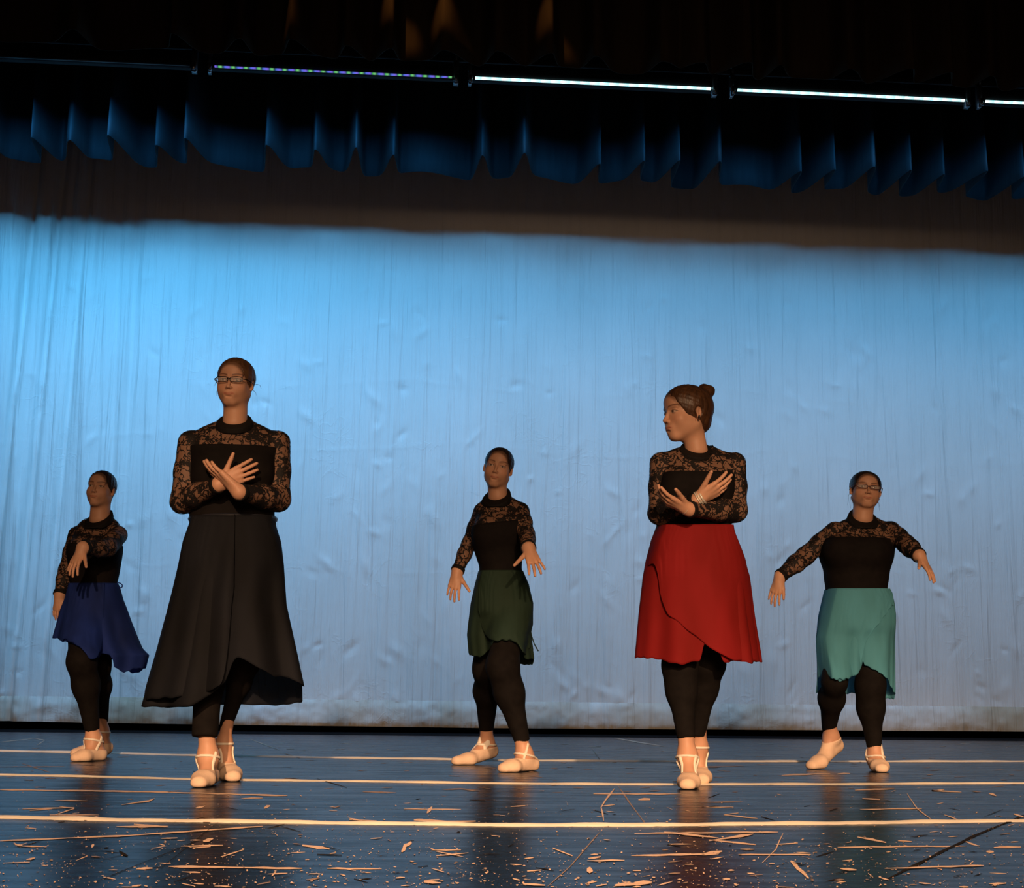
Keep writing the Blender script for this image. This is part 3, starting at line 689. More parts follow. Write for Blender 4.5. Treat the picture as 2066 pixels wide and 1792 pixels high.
    sm = o.modifiers.new('cloth_thickness', 'SOLIDIFY'); sm.thickness = .0016
    return o
def person(sp):
    Y0 = sp['Y']; s = mpp(Y0); root = bpy.data.objects.new('person', None); COL.objects.link(root)
    fx = np.mean([f['ball'][0] for f in sp['feet']], 0); root.location = (float(gp(fx, Y0)[0]), Y0, 0)
    bpy.context.view_layer.update()
    tag(root, sp['label'], 'person')
    W = lambda p: pt(p[0], p[1], Y0 + (p[2] if len(p) > 2 else 0))
    # torso -----------------------------------------------------------------
    rows = []
    for i_, (py, l, r, b, dy) in enumerate(sp['torso']):
        if i_ < 5: b *= (.80, .80, .82, .86, .93)[i_]; dy += (.014, .012, .010, .006, .002)[i_]
        sh_ = 4.5 if py >= sp['waist'][1] - 14 else 0.
        a, c = pt(l + sh_, py, Y0 + dy), pt(r - sh_, py, Y0 + dy); rows.append((a[2], (a[0] + c[0]) / 2, Y0 + dy, (c[0] - a[0]) / 2, b))
    loft = Loft(rows); tors = [(loft, 0)] + [(Ell(W(p), np.array(r)), .05) for p, r in sp.get('bust', [])]
    nk0, nk1, nr = sp['neck']; neck = [Cap(W(nk0), W(nk1), nr * s * 1.06, nr * s)]
    arms = []
    for A in sp['arms']:
        S_, E_, W_ = W(A['s']), W(A['e']), W(A['w']); r = A['r']
        m_ = E_ * .62 + W_ * .38
        arms.append([(Cap(S_, S_ * .5 + E_ * .5, r[0] * s, (r[0] * .45 + r[1] * .55) * s), .02), (Cap(S_ * .5 + E_ * .5, E_, (r[0] * .45 + r[1] * .55) * s, r[1] * s), .02), (Cap(E_, m_, r[1] * s, r[1] * s * 1.02), .02), (Cap(m_, W_, r[1] * s * 1.02, r[2] * s), .015)])
        A['W'], A['dirf'] = W_, unit(W_ - E_)
    allp = [q for q, _ in tors] + neck + [q for a in arms for q, _ in a]
    lo, hi = bounds(allp, .03); gr = Grid(lo, hi, .0062)
    FT = gr.full()
    for q, k in tors: gr.add(FT, q, k)
    gr.add(FT, neck[0], .022)
    FAi = []
    for a in arms:
        f_ = gr.full()
        for q, k in a: gr.add(f_, q, k)
        FAi.append(f_)
    FA = np.minimum(FAi[0], FAi[1])
    FS = smin(FT, FA, .022)
    npl = gr.plane(W(nk0), (W(nk1) - W(nk0)) + np.array(sp.get('ntilt', (0, 0, 0))))
    nd = (W(nk1) - W(nk0)); nd = unit(nd); qx = [gr.X - W(nk0)[0], gr.Y - W(nk0)[1], gr.Z - W(nk0)[2]]; ta = qx[0] * nd[0] + qx[1] * nd[1] + qx[2] * nd[2]
    rad = np.sqrt(np.maximum(qx[0] ** 2 + qx[1] ** 2 + qx[2] ** 2 - ta ** 2, 0)); Rn = nr * s * 1.1 + .016
    ncut = np.minimum(npl, Rn - rad).astype(np.float32)
    body = [gr.mesh(np.maximum(FS, ncut + .007))]
    for i_, A in enumerate(sp['arms']):
        pl = gr.plane(A['W'], A['dirf']); d = np.sqrt((gr.X - A['W'][0]) ** 2 + (gr.Y - A['W'][1]) ** 2 + (gr.Z - A['W'][2]) ** 2) - .085
        FAi[i_] = np.maximum(FAi[i_], np.minimum(pl, -d))
    FAc = np.minimum(FAi[0], FAi[1])
    zw = W((sp['waist'][0], sp['waist'][1]))[2]
    lace = np.maximum(smin(np.maximum(FT, zw + .01 - gr.Z), FAc, .022) - .0024, ncut)
    link('lace_top', npmesh('lace', *gr.mesh(lace)), M_lace, root)
    zb = W((sp['bust_y'][0], sp['bust_y'][1]))[2]
    slant = sp.get('bust_slant', 0)
    bod = np.maximum(np.maximum(FT - .0085, (gr.Z - zb) - slant * (gr.X - W((sp['bust_y'][0], 0))[0])), zw - .012 - gr.Z)
    link('bodice', npmesh('bodice', *gr.mesh(bod)), M_bod, root)
    # collar and cuffs (finer grids)
    lo, hi = bounds(neck, .05); lo[2] = W(nk0)[2] - .06; hi[2] = W(nk0)[2] + .05; g2 = Grid(lo, hi, .0032); FN = g2.full()
    nx_ = Cap(W(nk0) - unit(W(nk1) - W(nk0)) * .03, W(nk1), nr * s * 1.50, nr * s * .90); g2.add(FN, nx_, 0); p2 = g2.plane(W(nk0), (W(nk1) - W(nk0)) + np.array(sp.get('ntilt', (0, 0, 0))))
    link('collar', npmesh('collar', *g2.mesh(np.maximum(FN - .0075, np.abs(p2 + sp.get('cdrop', .002)) - sp.get('ch', .012)))), M_collar, root)
    for A, a in zip(sp['arms'], arms):
        lo, hi = bounds([Cap(A['W'], A['W'], .06)], .0); g2 = Grid(lo, hi, .003); Fc = g2.full()
        for q, k in a: g2.add(Fc, q, k)
        g2.add(Fc, Cap(A['W'], A['W'] + A['dirf'] * .04, A['r'][2] * s), .01)
        p2 = g2.plane(A['W'] - A['dirf'] * .008, A['dirf'])
        link('cuff', npmesh('cuff', *g2.mesh(np.maximum(Fc - .0065, np.abs(p2) - .011))), M_collar, root)
    # hands ------------------------------------------------------------------
    tints = [np.ones((len(body[0][0]), 4))]
    for A in sp['arms']:
        h = A['hand']; D = W(h['tip']) - A['W']
        hp = hand_prims(A['W'] + unit(D) * .012, D, h['palm'], h['thumb'], **h.get('kw', {}))
        hp = [(Cap(A['W'] - A['dirf'] * .05, A['W'], A['r'][2] * s * 1.0, A['r'][2] * s * .92), .01), (Cap(A['W'], A['W'] + unit(D) * .03, A['r'][2] * s * .92, .020), .02), (Cap(A['W'], A['W'] + unit(D) * .055, A['r'][2] * s * .8, .017), .02)] + hp
        lo, hi = bounds([q for q, _ in hp], .008); g2 = Grid(lo, hi, .0021); Fh = g2.full()
        for q, k in hp: g2.add(Fh, q, k, mar=.015)
        body.append(g2.mesh(Fh)); tints.append(np.ones((len(body[-1][0]), 4)))
        A['Dh'] = unit(D)
    # head -------------------------------------------------------------------
    hs = sp['head']; o = head(None, hs, Y0)
    nb = o.L(0, .10, -.20); hn = [Cap(W(nk0), nb, nr * s * 1.02, nr * s * .98)]
    lo, hi = bounds(o.cran + o.face + hn, .02); lo = np.minimum(lo, o.L(0, -.5, 0) - .02); hi = np.maximum(hi, o.L(0, -.5, 0) + .02)
    g2 = Grid(lo, hi, .0021); FH = head_field(g2, o, hn)
    FH = np.maximum(FH, -(g2.plane(W(nk0), (W(nk1) - W(nk0)) + np.array(sp.get('ntilt', (0, 0, 0)))) + .012))
    hv, hf = g2.mesh(FH); body.append((hv, hf)); tints.append(head_tint(hv, o, hs.get('hairline', .30), HC[hs['hair']]))
    ex = [(q(o), k) for q, k in hs.get('bun', [])]
    lo, hi = bounds(o.cran + [q for q, _ in ex], .03); g3 = Grid(lo, hi, .003)
    HF = hair_field(g3, o, hs, ex)
    q = [(g3.X - o.c[0]), (g3.Y - o.c[1]), (g3.Z - o.c[2])]; lx = sum(q[i] * o.R[i, 0] for i in range(3)) / o.H; ly = sum(q[i] * o.R[i, 1] for i in range(3)) / o.H; lz = sum(q[i] * o.R[i, 2] for i in range(3)) / o.H
    HF = HF + (.0006 * np.sin(60 * lx + 9 * np.sin(5 * ly)) + .0004 * np.sin(80 * lz + 30 * ly)).astype(np.float32)
    hv, hf = g3.mesh(HF)
    hp_ = [(hv, hf)]
    for strand in hs.get('wisps', []): 
        sp_ = np.array(strand); tt = np.linspace(0, len(sp_) - 1, 24); k3 = np.hanning(7)[1:-1]; k3 /= k3.sum()
        cc = [np.convolve(np.pad(np.interp(tt, range(len(sp_)), sp_[:, i]), 2, mode='edge'), k3, 'valid') for i in range(3)]
        hp_.append(tube([o.L(*w_) for w_ in zip(*cc)], np.linspace(.0010, .0005, 24), 5))
    link('hair', npmesh('hair', *join(hp_)), M_hairs[hs['hair']], root)
    # legs and feet ------------------------------------------------------------
    lg = []
    for Lg in sp['legs']:
        H_, K_, A_ = W(Lg['h']), W(Lg['k']), W(Lg['a']); r = [v * s for v in Lg['r']]
        C_ = K_ * .66 + A_ * .34 + np.array(Lg.get('calf', (0, .015, 0)))
        lg.append([(Cap(H_, K_, r[0], r[1]), .05), (Cap(K_, C_, r[1], r[2]), .05), (Cap(C_, A_, r[2], r[3]), .05)]); Lg['A'], Lg['d'] = A_, unit(A_ - K_)
        Lg['rr'] = r
    hipc = [(Ell(W(sp['hip'][0]), np.array(sp['hip'][1])), .05)]
    allp = [q for a in lg for q, _ in a] + [hipc[0][0]]
    lo, hi = bounds(allp, .03); g4 = Grid(lo, hi, .0068); FL = g4.full()
    FLc = g4.full()
    for i, a in enumerate(lg):
        f = g4.full()
        for q, k in a: g4.add(f, q, k)
        FL = smin(FL, f, .012)
        Lg = sp['legs'][i]; pl = g4.plane(Lg['A'], Lg['d']); d = np.sqrt((g4.X - Lg['A'][0]) ** 2 + (g4.Y - Lg['A'][1]) ** 2 + (g4.Z - Lg['A'][2]) ** 2) - .16
        FLc = smin(FLc, np.maximum(f, np.minimum(pl, -d)), .006)
    for q, k in hipc: g4.add(FL, q, k); g4.add(FLc, q, k)
    FL0 = FL.copy(); 
    def samp(g_, F_, Q):
        i = np.round((Q - g_.lo) / g_.h).astype(int); ok = ((i >= 0) & (i < g_.n)).all(1); i = np.clip(i, 0, g_.n - 1)
        return np.where(ok, F_[i[:, 0], i[:, 1], i[:, 2]], 1.)
    FTs = FT - .009
    fld = lambda Q: np.minimum(samp(g4, FL0, Q), samp(gr, FTs, Q))
    FL = FLc
    body.append(g4.mesh(FL + .005)); tints.append(np.ones((len(body[-1][0]), 4)))
    link('leggings', npmesh('leggings', *g4.mesh(FL)), M_leg, root)
    for Lg, ft in zip(sp['legs'], sp['feet']):
        an = W(ft['ankle']); g = lambda q: np.array([gp(q[0], Y0 + q[1])[0], Y0 + q[1], q[2]])
        hl, bl_, to = g(ft['heel']), g(ft['ball']), g(ft['toe']); ra = min(.034, Lg['rr'][3] * .97); fp = foot_prims(an, hl, bl_, to, ft.get('k', 1.), ra)
        sk = fp + [(Cap(Lg['A'] - Lg['d'] * .06, an, ra * .97, ra), .03)]
        lo, hi = bounds([q for q, _ in sk], .012); g5 = Grid(lo, hi, .0034); f = g5.full()
        for q, k in sk: g5.add(f, q, k)
        f = smax(f, (.0035 - g5.Z) + f * 0, .01)
        body.append(g5.mesh(f)); tints.append(np.ones((len(body[-1][0]), 4)))
        # slipper: offset skin below the throat line
        ax = unit(bl_ - hl); up = unit(np.array([0, 0, 1.]) - ax * ax[2]); tl = ft.get('throat', (.030, .30))
        p0 = hl + up * ft.get('th', .024); nrm = unit(up + ax * -.10)
        thr = g5.plane(p0, nrm)
        op = g5.full(); mid = hl * .48 + bl_ * .52
        sh = np.maximum(f - .0035, smax(thr, (.0 - g5.Z) + f * 0, .004))
        sh = np.maximum(sh, .0005 - g5.Z)
        shoe = link('slipper', npmesh('slipper', *g5.mesh(sh)), M_shoe, root)
        # crossed elastic: thin slabs of the instep surface
        st = g5.full(); sd = np.cross(ax, up)
        for sg in ft.get('straps', (-1, 1)):
            n2 = unit(ax + sg * .45 * sd + .55 * up); pm = g5.plane(hl * .50 + bl_ * .50 + up * .040, n2)
            st = np.minimum(st, np.maximum(np.maximum(f - .0048, np.abs(pm) - .0055), -thr - .004))
        st = np.maximum(st, np.sqrt((g5.X - (hl * .5 + bl_ * .5)[0]) ** 2 + (g5.Y - (hl * .5 + bl_ * .5)[1]) ** 2 + (g5.Z - .06) ** 2) - .078)
        pm = g5.plane(an + np.array([0, 0, -.002]), unit(up - .25 * ax))
        if ft.get('anklestrap', 1): st = np.minimum(st, np.maximum(f - .0045, np.abs(pm) - .005))
        sv = g5.mesh(st)
        if len(sv[0]): link('strap', npmesh('strap', *sv), M_strap, shoe)
    V, Fq = join(body); me = npmesh('body', V, Fq); T_ = np.concatenate(tints)
    at = me.color_attributes.new('tint', 'FLOAT_COLOR', 'POINT')
    if len(me.vertices) == len(T_): at.data.foreach_set('color', T_.astype(np.float32).ravel())
    link('body', me, M_skin, root)
    for k in sp['skirts']: skirt_surface(k.pop('name', 'skirt'), root, sp['skirt_mat'], Y0, k.pop('rows'), k.pop('hem_f'), k.pop('hem_b', None), fld=fld, **k)
    return root, o, W
def glasses(root, o, mframe, wl=.118, hl=.050, y=-.452, zc=.002):
    fr = []; 
    for s in (-1, 1):
        loop = []
        for t_ in np.linspace(0, 2 * math.pi, 29)[:-1]:
            c_, s_ = math.cos(t_), math.sin(t_); x = wl * np.sign(c_) * abs(c_) ** .62; z = hl * np.sign(s_) * abs(s_) ** .7
            loop.append((s * .140 + x, y + abs(s * .14 + x) ** 2 * .55, zc + z + .006 * (s * x > 0)))
        fr.append(tube([o.L(*p) for p in loop], .0017, 6, True))
        lens = [o.L(*p) for p in loop]; c = np.mean(lens, 0); V = np.array(lens + [c]); n = len(lens)
        Fq = [(i, (i + 1) % n, (i + 2) % n, n) for i in range(0, n, 2)]
        lo = link('lens', npmesh('lens', V, np.array(Fq)), M_lens, root); s_m = lo.modifiers.new('t', 'SOLIDIFY'); s_m.thickness = .0012
        fr.append(tube([o.L(s * .262, y + .045, zc + .02), o.L(s * .315, -.33, zc + .02), o.L(s * .355, -.05, zc + .01), o.L(s * .352, .03, zc - .01)], .0022, 6))
    fr.append(tube([o.L(-.03, y - .0, zc + .012), o.L(0, y - .012, zc + .02), o.L(.03, y, zc + .012)], .0021, 6))
    link('spectacles', npmesh('spectacles', *join(fr)), mframe, root)
def ring_at(name, root, c, n, R, r, m, beads=0, parent=None):
    n = unit(n); u = unit(np.cross(n, (0, 0, 1) if abs(n[2]) < .9 else (1, 0, 0))); v = np.cross(n, u)
    pts = [c + R * (math.cos(a) * u + math.sin(a) * v) for a in np.linspace(0, 2 * math.pi, 29)[:-1]]
    rr = [r * (1 + (.8 if beads and i % 2 else 0)) for i in range(28)]
    return link(name, npmesh(name, *tube(pts, rr, 7, True)), m, parent or root)
bunp = lambda x, y, z, r, q=1: (lambda o: o.E(x, y, z, r, r * q, r))
M_sk = dict(grey=sheer_mat('charcoal_chiffon', (.0085, .009, .0105), (.016, .018, .024), .93, .25), red=sheer_mat('red_chiffon', (.22, .012, .010), (.34, .02, .022), .95, .30),
            green=sheer_mat('dark_green_chiffon', (.022, .040, .026), (.03, .06, .045), .97, .2), blue=sheer_mat('royal_blue_chiffon', (.012, .025, .11), (.025, .06, .34), .95, .3), teal=sheer_mat('teal_chiffon', (.10, .33, .40), (.14, .48, .62), .93, .3))
# ---- tall dancer in the long charcoal skirt
r1, o1, W1 = person(dict(label='tall dancer in glasses and long charcoal skirt, arms crossed over her chest', Y=6.15,
    torso=[(838,455,497,.050,.03),(848,447,505,.056,.03),(858,420,532,.072,.025),(868,400,553,.085,.02),(882,386,565,.095,.015),(905,386,562,.112,.01),(940,390,553,.122,0),(985,390,546,.120,0),(1015,388,548,.120,0),(1042,384,553,.125,0),(1075,378,562,.135,0),(1130,372,570,.14,0)],
    bust=[((436,955,-.085),(.078,.062,.078)),((506,955,-.085),(.078,.062,.078))], bust_y=(474,904), waist=(470,1050),
    neck=((474,853,.0),(475,815,.02),24), ntilt=(0,-.07,0), ch=.0115, cdrop=.0,
    arms=[dict(s=(383,893,.01), e=(368,1012,-.04), w=(440,978,-.225), r=(23,22,13), hand=dict(tip=(527,937,-.235), palm=(-.1,1,.15), thumb=(0,0,1), kw=dict(L=.168,curl=(2,6,6),spread=(5,1,-3,-7),tout=40,tcurl=-2))),
          dict(s=(562,893,.01), e=(562,1008,-.04), w=(483,993,-.275), r=(23,22,13.5), hand=dict(tip=(408,927,-.25), palm=(.9,.35,.55), thumb=(.4,.6,.6), kw=dict(L=.190,curl=(-3,10,8),spread=(2,0,-1,-2),tout=34,tcurl=2)))],
    head=dict(c=(475,775), jaw=1.14, wide=1.03, h=103, yaw=11, pitch=0, roll=2, hair='dark_blonde', hairline=.30, dy=.0, bun=[(bunp(0,.50,.16,.13), .02)],
              wisps=[[(.33,.05,-.02),(.40,.06,.02),(.47,.05,-.0),(.50,.05,-.07)],[(.33,.1,-.1),(.38,.1,-.14),(.40,.1,-.2)],[(-.33,.0,.05),(-.38,-.02,.03),(-.40,-.02,-.05)],[(-.32,.0,-.1),(-.36,0,-.16),(-.35,.0,-.25)],[(-.3,.1,.3),(-.36,.08,.27),(-.39,.06,.18)]]),
    hip=((470,1130,.0),(.165,.11,.12)),
    legs=[dict(h=(430,1130,0), k=(424,1320,-.05), a=(413,1487,-.09), r=(44,32,27,25), calf=(0,0,0)), dict(h=(520,1130,.03), k=(496,1330,.06), a=(455,1466,.22), r=(42,28,20,13))],
    feet=[dict(ankle=(420,1528,-.08), heel=(424,-.055,.030), ball=(411,-.19,.028), toe=(403,-.255,.019), throat=(.022,.42), straps=(1,), anklestrap=1), dict(ankle=(452,1500,.24), heel=(450,.30,.06), ball=(466,.16,.028), toe=(471,.10,.02), throat=(.025,.40), straps=(-1,1))],
    skirt_mat=M_sk['grey'], skirts=[
      dict(rows=[(1044,388,552),(1060,384,556),(1094,371,567),(1140,361,573),(1221,342,578),(1316,319,598),(1390,297,613),(1430,286,616)],
           hem_f=[(286,1425),(330,1428),(350,1427),(400,1424),(440,1400),(467,1377),(480,1335),(489,1326),(525,1345),(560,1366),(588,1368),(612,1386),(617,1400)],
           hem_b=[(286,1426),(340,1428),(440,1424),(500,1424),(572,1423),(617,1415)], rip=(.002,.045), nrip=5, seed=3, dfac=.80, hemwave=.6),
      dict(name='wrap_panel', cov=(270,478), rows=[(1045,388,552),(1060,384,556),(1094,371,567),(1140,361,573),(1221,340,578),(1316,314,598),(1390,292,613),(1430,286,616)],
           hem_f=[(310,1410),(350,1408),(400,1404),(440,1392),(467,1377),(474,1290),(480,1100),(500,1060)], rip=(.002,.030), nrip=6, seed=8, dfac=.80, out=.012)]))
glasses(r1, o1, M_frameb)
link('waistband', npmesh('waistband', *tube([tuple(np.array([*pt(470 + 85 * math.sin(a), 1048, 6.15)]) * (1, 0, 1) + (0, 6.15 - .135 * math.cos(a), 0)) for a in np.linspace(0, 2 * math.pi, 41)[:-1]], .0115, 8, True)), noise_mat('black_satin_band', (.016, .018, .024), (.02, .02, .028), (20, 20, 20), .35, .5), r1)
# ---- dancer in the red skirt
r2, o2, W2 = person(dict(label='dancer in red wrap skirt with hair bun, looking over her right shoulder', Y=6.2,
    torso=[(898,1384,1432,.050,.03),(905,1366,1446,.062,.03),(911,1345,1466,.075,.025),(920,1333,1484,.088,.02),(938,1332,1486,.102,.01),(965,1338,1478,.112,0),(1000,1340,1474,.112,0),(1030,1334,1472,.112,0),(1062,1326,1473,.12,0),(1100,1318,1484,.13,0),(1150,1316,1488,.13,0)],
    bust=[((1372,985,-.08),(.070,.060,.072)),((1437,985,-.08),(.070,.060,.072))], bust_y=(1405,958), bust_slant=.0, waist=(1400,1066),
    neck=((1405,909,.01),(1409,875,.03),23), ntilt=(-.01,-.07,.0), ch=.0115,
    arms=[dict(s=(1333,935,.01), e=(1330,1036,-.05), w=(1404,1010,-.215), r=(22,21,12.5), hand=dict(tip=(1477,968,-.26), palm=(-.25,.75,.65), thumb=(-.2,0,1), kw=dict(L=.175,curl=(4,10,8),spread=(8,2,-3,-9),tout=36,tcurl=-2,extra_curl=(0,0,5,10)))),
          dict(s=(1483,935,.01), e=(1484,1030,-.05), w=(1391,1028,-.255), r=(22,22,12.5), hand=dict(tip=(1327,1000,-.29), palm=(.25,.35,.9), thumb=(.3,-.2,1), kw=dict(L=.170,curl=(18,22,15),spread=(10,2,-4,-10),tout=38,tcurl=6,extra_curl=(-12,0,6,10))))],
    head=dict(c=(1386,837), h=118, yaw=70, pitch=2, roll=-3, hair='brown', hairline=.28, dy=.0, vol=.035, bun=[(bunp(0,.42,.44,.135), .02), (lambda o: o.E(.03,.47,.46,.10,.09,.10), .005), (lambda o: o.E(-.05,.40,.53,.08,.09,.07), .005)],
              wisps=[[(.3,.02,-.06),(.335,-.02,-.1),(.33,-.03,-.17)]]),
    hip=((1400,1150,.0),(.15,.11,.12)),
    legs=[dict(h=(1370,1150,-.02), k=(1372,1345,-.03), a=(1384,1490,-.07), r=(40,32,27,17.5)), dict(h=(1430,1150,.02), k=(1431,1340,.07), a=(1408,1483,.17), r=(40,29,24,15))],
    feet=[dict(ankle=(1387,1528,-.07), heel=(1392,-.05,.030), ball=(1389,-.185,.027), toe=(1387,-.245,.019), throat=(.022,.42), straps=(-1,1)), dict(ankle=(1410,1508,.2), heel=(1408,.27,.055), ball=(1414,.14,.027), toe=(1416,.08,.02), throat=(.024,.4), straps=(1,))],
    skirt_mat=M_sk['red'], skirts=[
      dict(rows=[(1062,1327,1473),(1075,1322,1476),(1090,1316,1482),(1130,1305,1500),(1165,1299,1510),(1243,1291,1519),(1321,1285,1531),(1345,1283,1534)],
           hem_f=[(1283,1327),(1310,1331),(1335,1336),(1360,1341),(1396,1333),(1401,1300),(1415,1298),(1436,1322),(1440,1336),(1455,1338),(1466,1333),(1500,1338),(1534,1335)],
           hem_b=[(1283,1326),(1400,1332),(1534,1335)], rip=(.001,.020), nrip=6, seed=5, dfac=.78, hemwave=.8),
      dict(name='wrap_panel', cov=(1311,1560), rows=[(1063,1326,1474),(1075,1322,1476),(1090,1314,1482),(1130,1305,1500),(1165,1299,1510),(1243,1290,1519),(1321,1283,1531),(1345,1283,1534)],
           hem_f=[(1300,1075),(1306,1110),(1313,1152),(1322,1205),(1335,1240),(1365,1268),(1397,1296),(1435,1321),(1466,1333),(1500,1337),(1530,1335)], rip=(.001,.008), nrip=4, seed=2, dfac=.78, out=.014)]))
wr = W2((1408,1008,-.22)); ddir = W2((1477,968,-.26)) - W2((1404,1010,-.215))
for k_, (off, R_, r_) in enumerate(((.018, .030, .0026), (.028, .029, .0034), (.010, .032, .0022))):
    ring_at('bracelet', r2, W2((1404,1010,-.215)) + unit(ddir) * off, ddir, R_, r_, M_silver, 1)
ring_at('bracelet', r2, W2((1391,1028,-.255)) + unit(W2((1327,1000,-.29)) - W2((1391,1028,-.255))) * .018, W2((1327,1000,-.29)) - W2((1391,1028,-.255)), .027, .0016, M_silver, 0)
link('earring', npmesh('earring', *join([tube([o2.L(.37, .02, -.13 + .035 * i), o2.L(.40, .0, -.13 + .035 * i)], .0042, 8) for i in (0, 1)])), M_stud, r2)
# ---- dancer in the dark green skirt
r3, o3, W3 = person(dict(label='dancer in dark green skirt, head tilted, arms held low to the sides, at stage centre', Y=7.3,
    torso=[(1000,985,1025,.045,.03),(1005,979,1036,.055,.03),(1012,971,1050,.068,.025),(1022,966,1058,.080,.02),(1040,962,1056,.092,.01),(1065,958,1052,.105,0),(1095,956,1051,.108,0),(1120,963,1051,.102,0),(1146,967,1053,.105,0),(1185,960,1062,.115,0),(1225,957,1066,.115,0)],
    bust=[((985,1072,-.07),(.066,.056,.066)),((1028,1068,-.075),(.066,.056,.066))], bust_y=(1000,1060), bust_slant=.12, waist=(1010,1157),
    neck=((1004,1002,.01),(1006,975,.02),19.5), ntilt=(-.025,-.06,0), ch=.0105,
    arms=[dict(s=(971,1033,.03), e=(946,1098,.09), w=(923,1152,.02), r=(15,13.5,10.5), hand=dict(tip=(916,1187,.0), palm=(.3,.9,0), thumb=(1,0,0), kw=dict(L=.150,curl=(5,12,10),spread=(8,2,-3,-8),tout=42,tcurl=0))),
          dict(s=(1051,1032,.0), e=(1062,1078,-.16), w=(1066,1106,-.36), r=(17,15,12), hand=dict(tip=(1082,1146,-.44), palm=(-.1,.75,-.6), thumb=(-1,0,-.2), kw=dict(L=.165,curl=(3,10,8),spread=(12,5,-6,-18),tout=50,tcurl=0)))],
    head=dict(c=(1005,946), h=86, yaw=10, pitch=0, roll=10, hair='dark_brown', hairline=.31, vol=.014, bun=[(bunp(0,.50,.10,.12), .02)]),
    hip=((1010,1215,.0),(.125,.10,.11)),
    legs=[dict(h=(985,1215,.0), k=(984,1350,.10), a=(981,1479,.46), r=(31,27,25,14.5)), dict(h=(1035,1215,-.02), k=(1014,1345,-.20), a=(1054,1497,-.16), r=(32,29,27,15))],
    feet=[dict(ankle=(982,1502,.46), heel=(990,.49,.062), ball=(944,.36,.026), toe=(922,.33,.019), throat=(.026,.30), straps=(-1,)), dict(ankle=(1058,1524,-.16), heel=(1072,-.13,.029), ball=(1032,-.245,.026), toe=(1017,-.27,.018), throat=(.024,.34), straps=(1,))],
    skirt_mat=M_sk['green'], skirts=[
      dict(rows=[(1153,966,1053),(1165,963,1059),(1180,959,1066),(1218,951,1075),(1260,946,1075),(1281,944,1070),(1323,948,1077),(1345,950,1078)],
           hem_f=[(944,1316),(949,1323),(968,1326),(983,1313),(990,1297),(1004,1293),(1018,1294),(1034,1300),(1048,1318),(1056,1330),(1078,1330)],
           hem_b=[(944,1316),(990,1325),(1041,1338),(1060,1342),(1074,1341),(1080,1325)], rip=(.002,.012), nrip=7, seed=4, dfac=.74, hemwave=.4, bulge=[(1016,1280,26,45,.10)]),
      dict(name='wrap_panel', cov=(930,1090), rows=[(1154,966,1054),(1165,963,1059),(1180,959,1066),(1218,951,1075),(1260,945,1075),(1281,943,1070),(1323,946,1077)],
           hem_f=[(952,1170),(958,1220),(966,1255),(978,1285),(992,1297),(1004,1293),(1018,1294),(1034,1300),(1048,1318),(1056,1322),(1075,1290)], rip=(.001,.010), nrip=6, seed=9, dfac=.74, out=.012, bulge=[(1016,1280,26,45,.10)])]))
link('tie', npmesh('tie', *join([tube([W3((1068,1262,.05)), W3((1073,1285,.04)), W3((1078,1300,.05)), W3((1086,1314,.04))], .003, 5), tube([W3((1069,1262,.06)), W3((1072,1290,.07)), W3((1075,1312,.05))], .003, 5)])), M_sk['green'], r3)
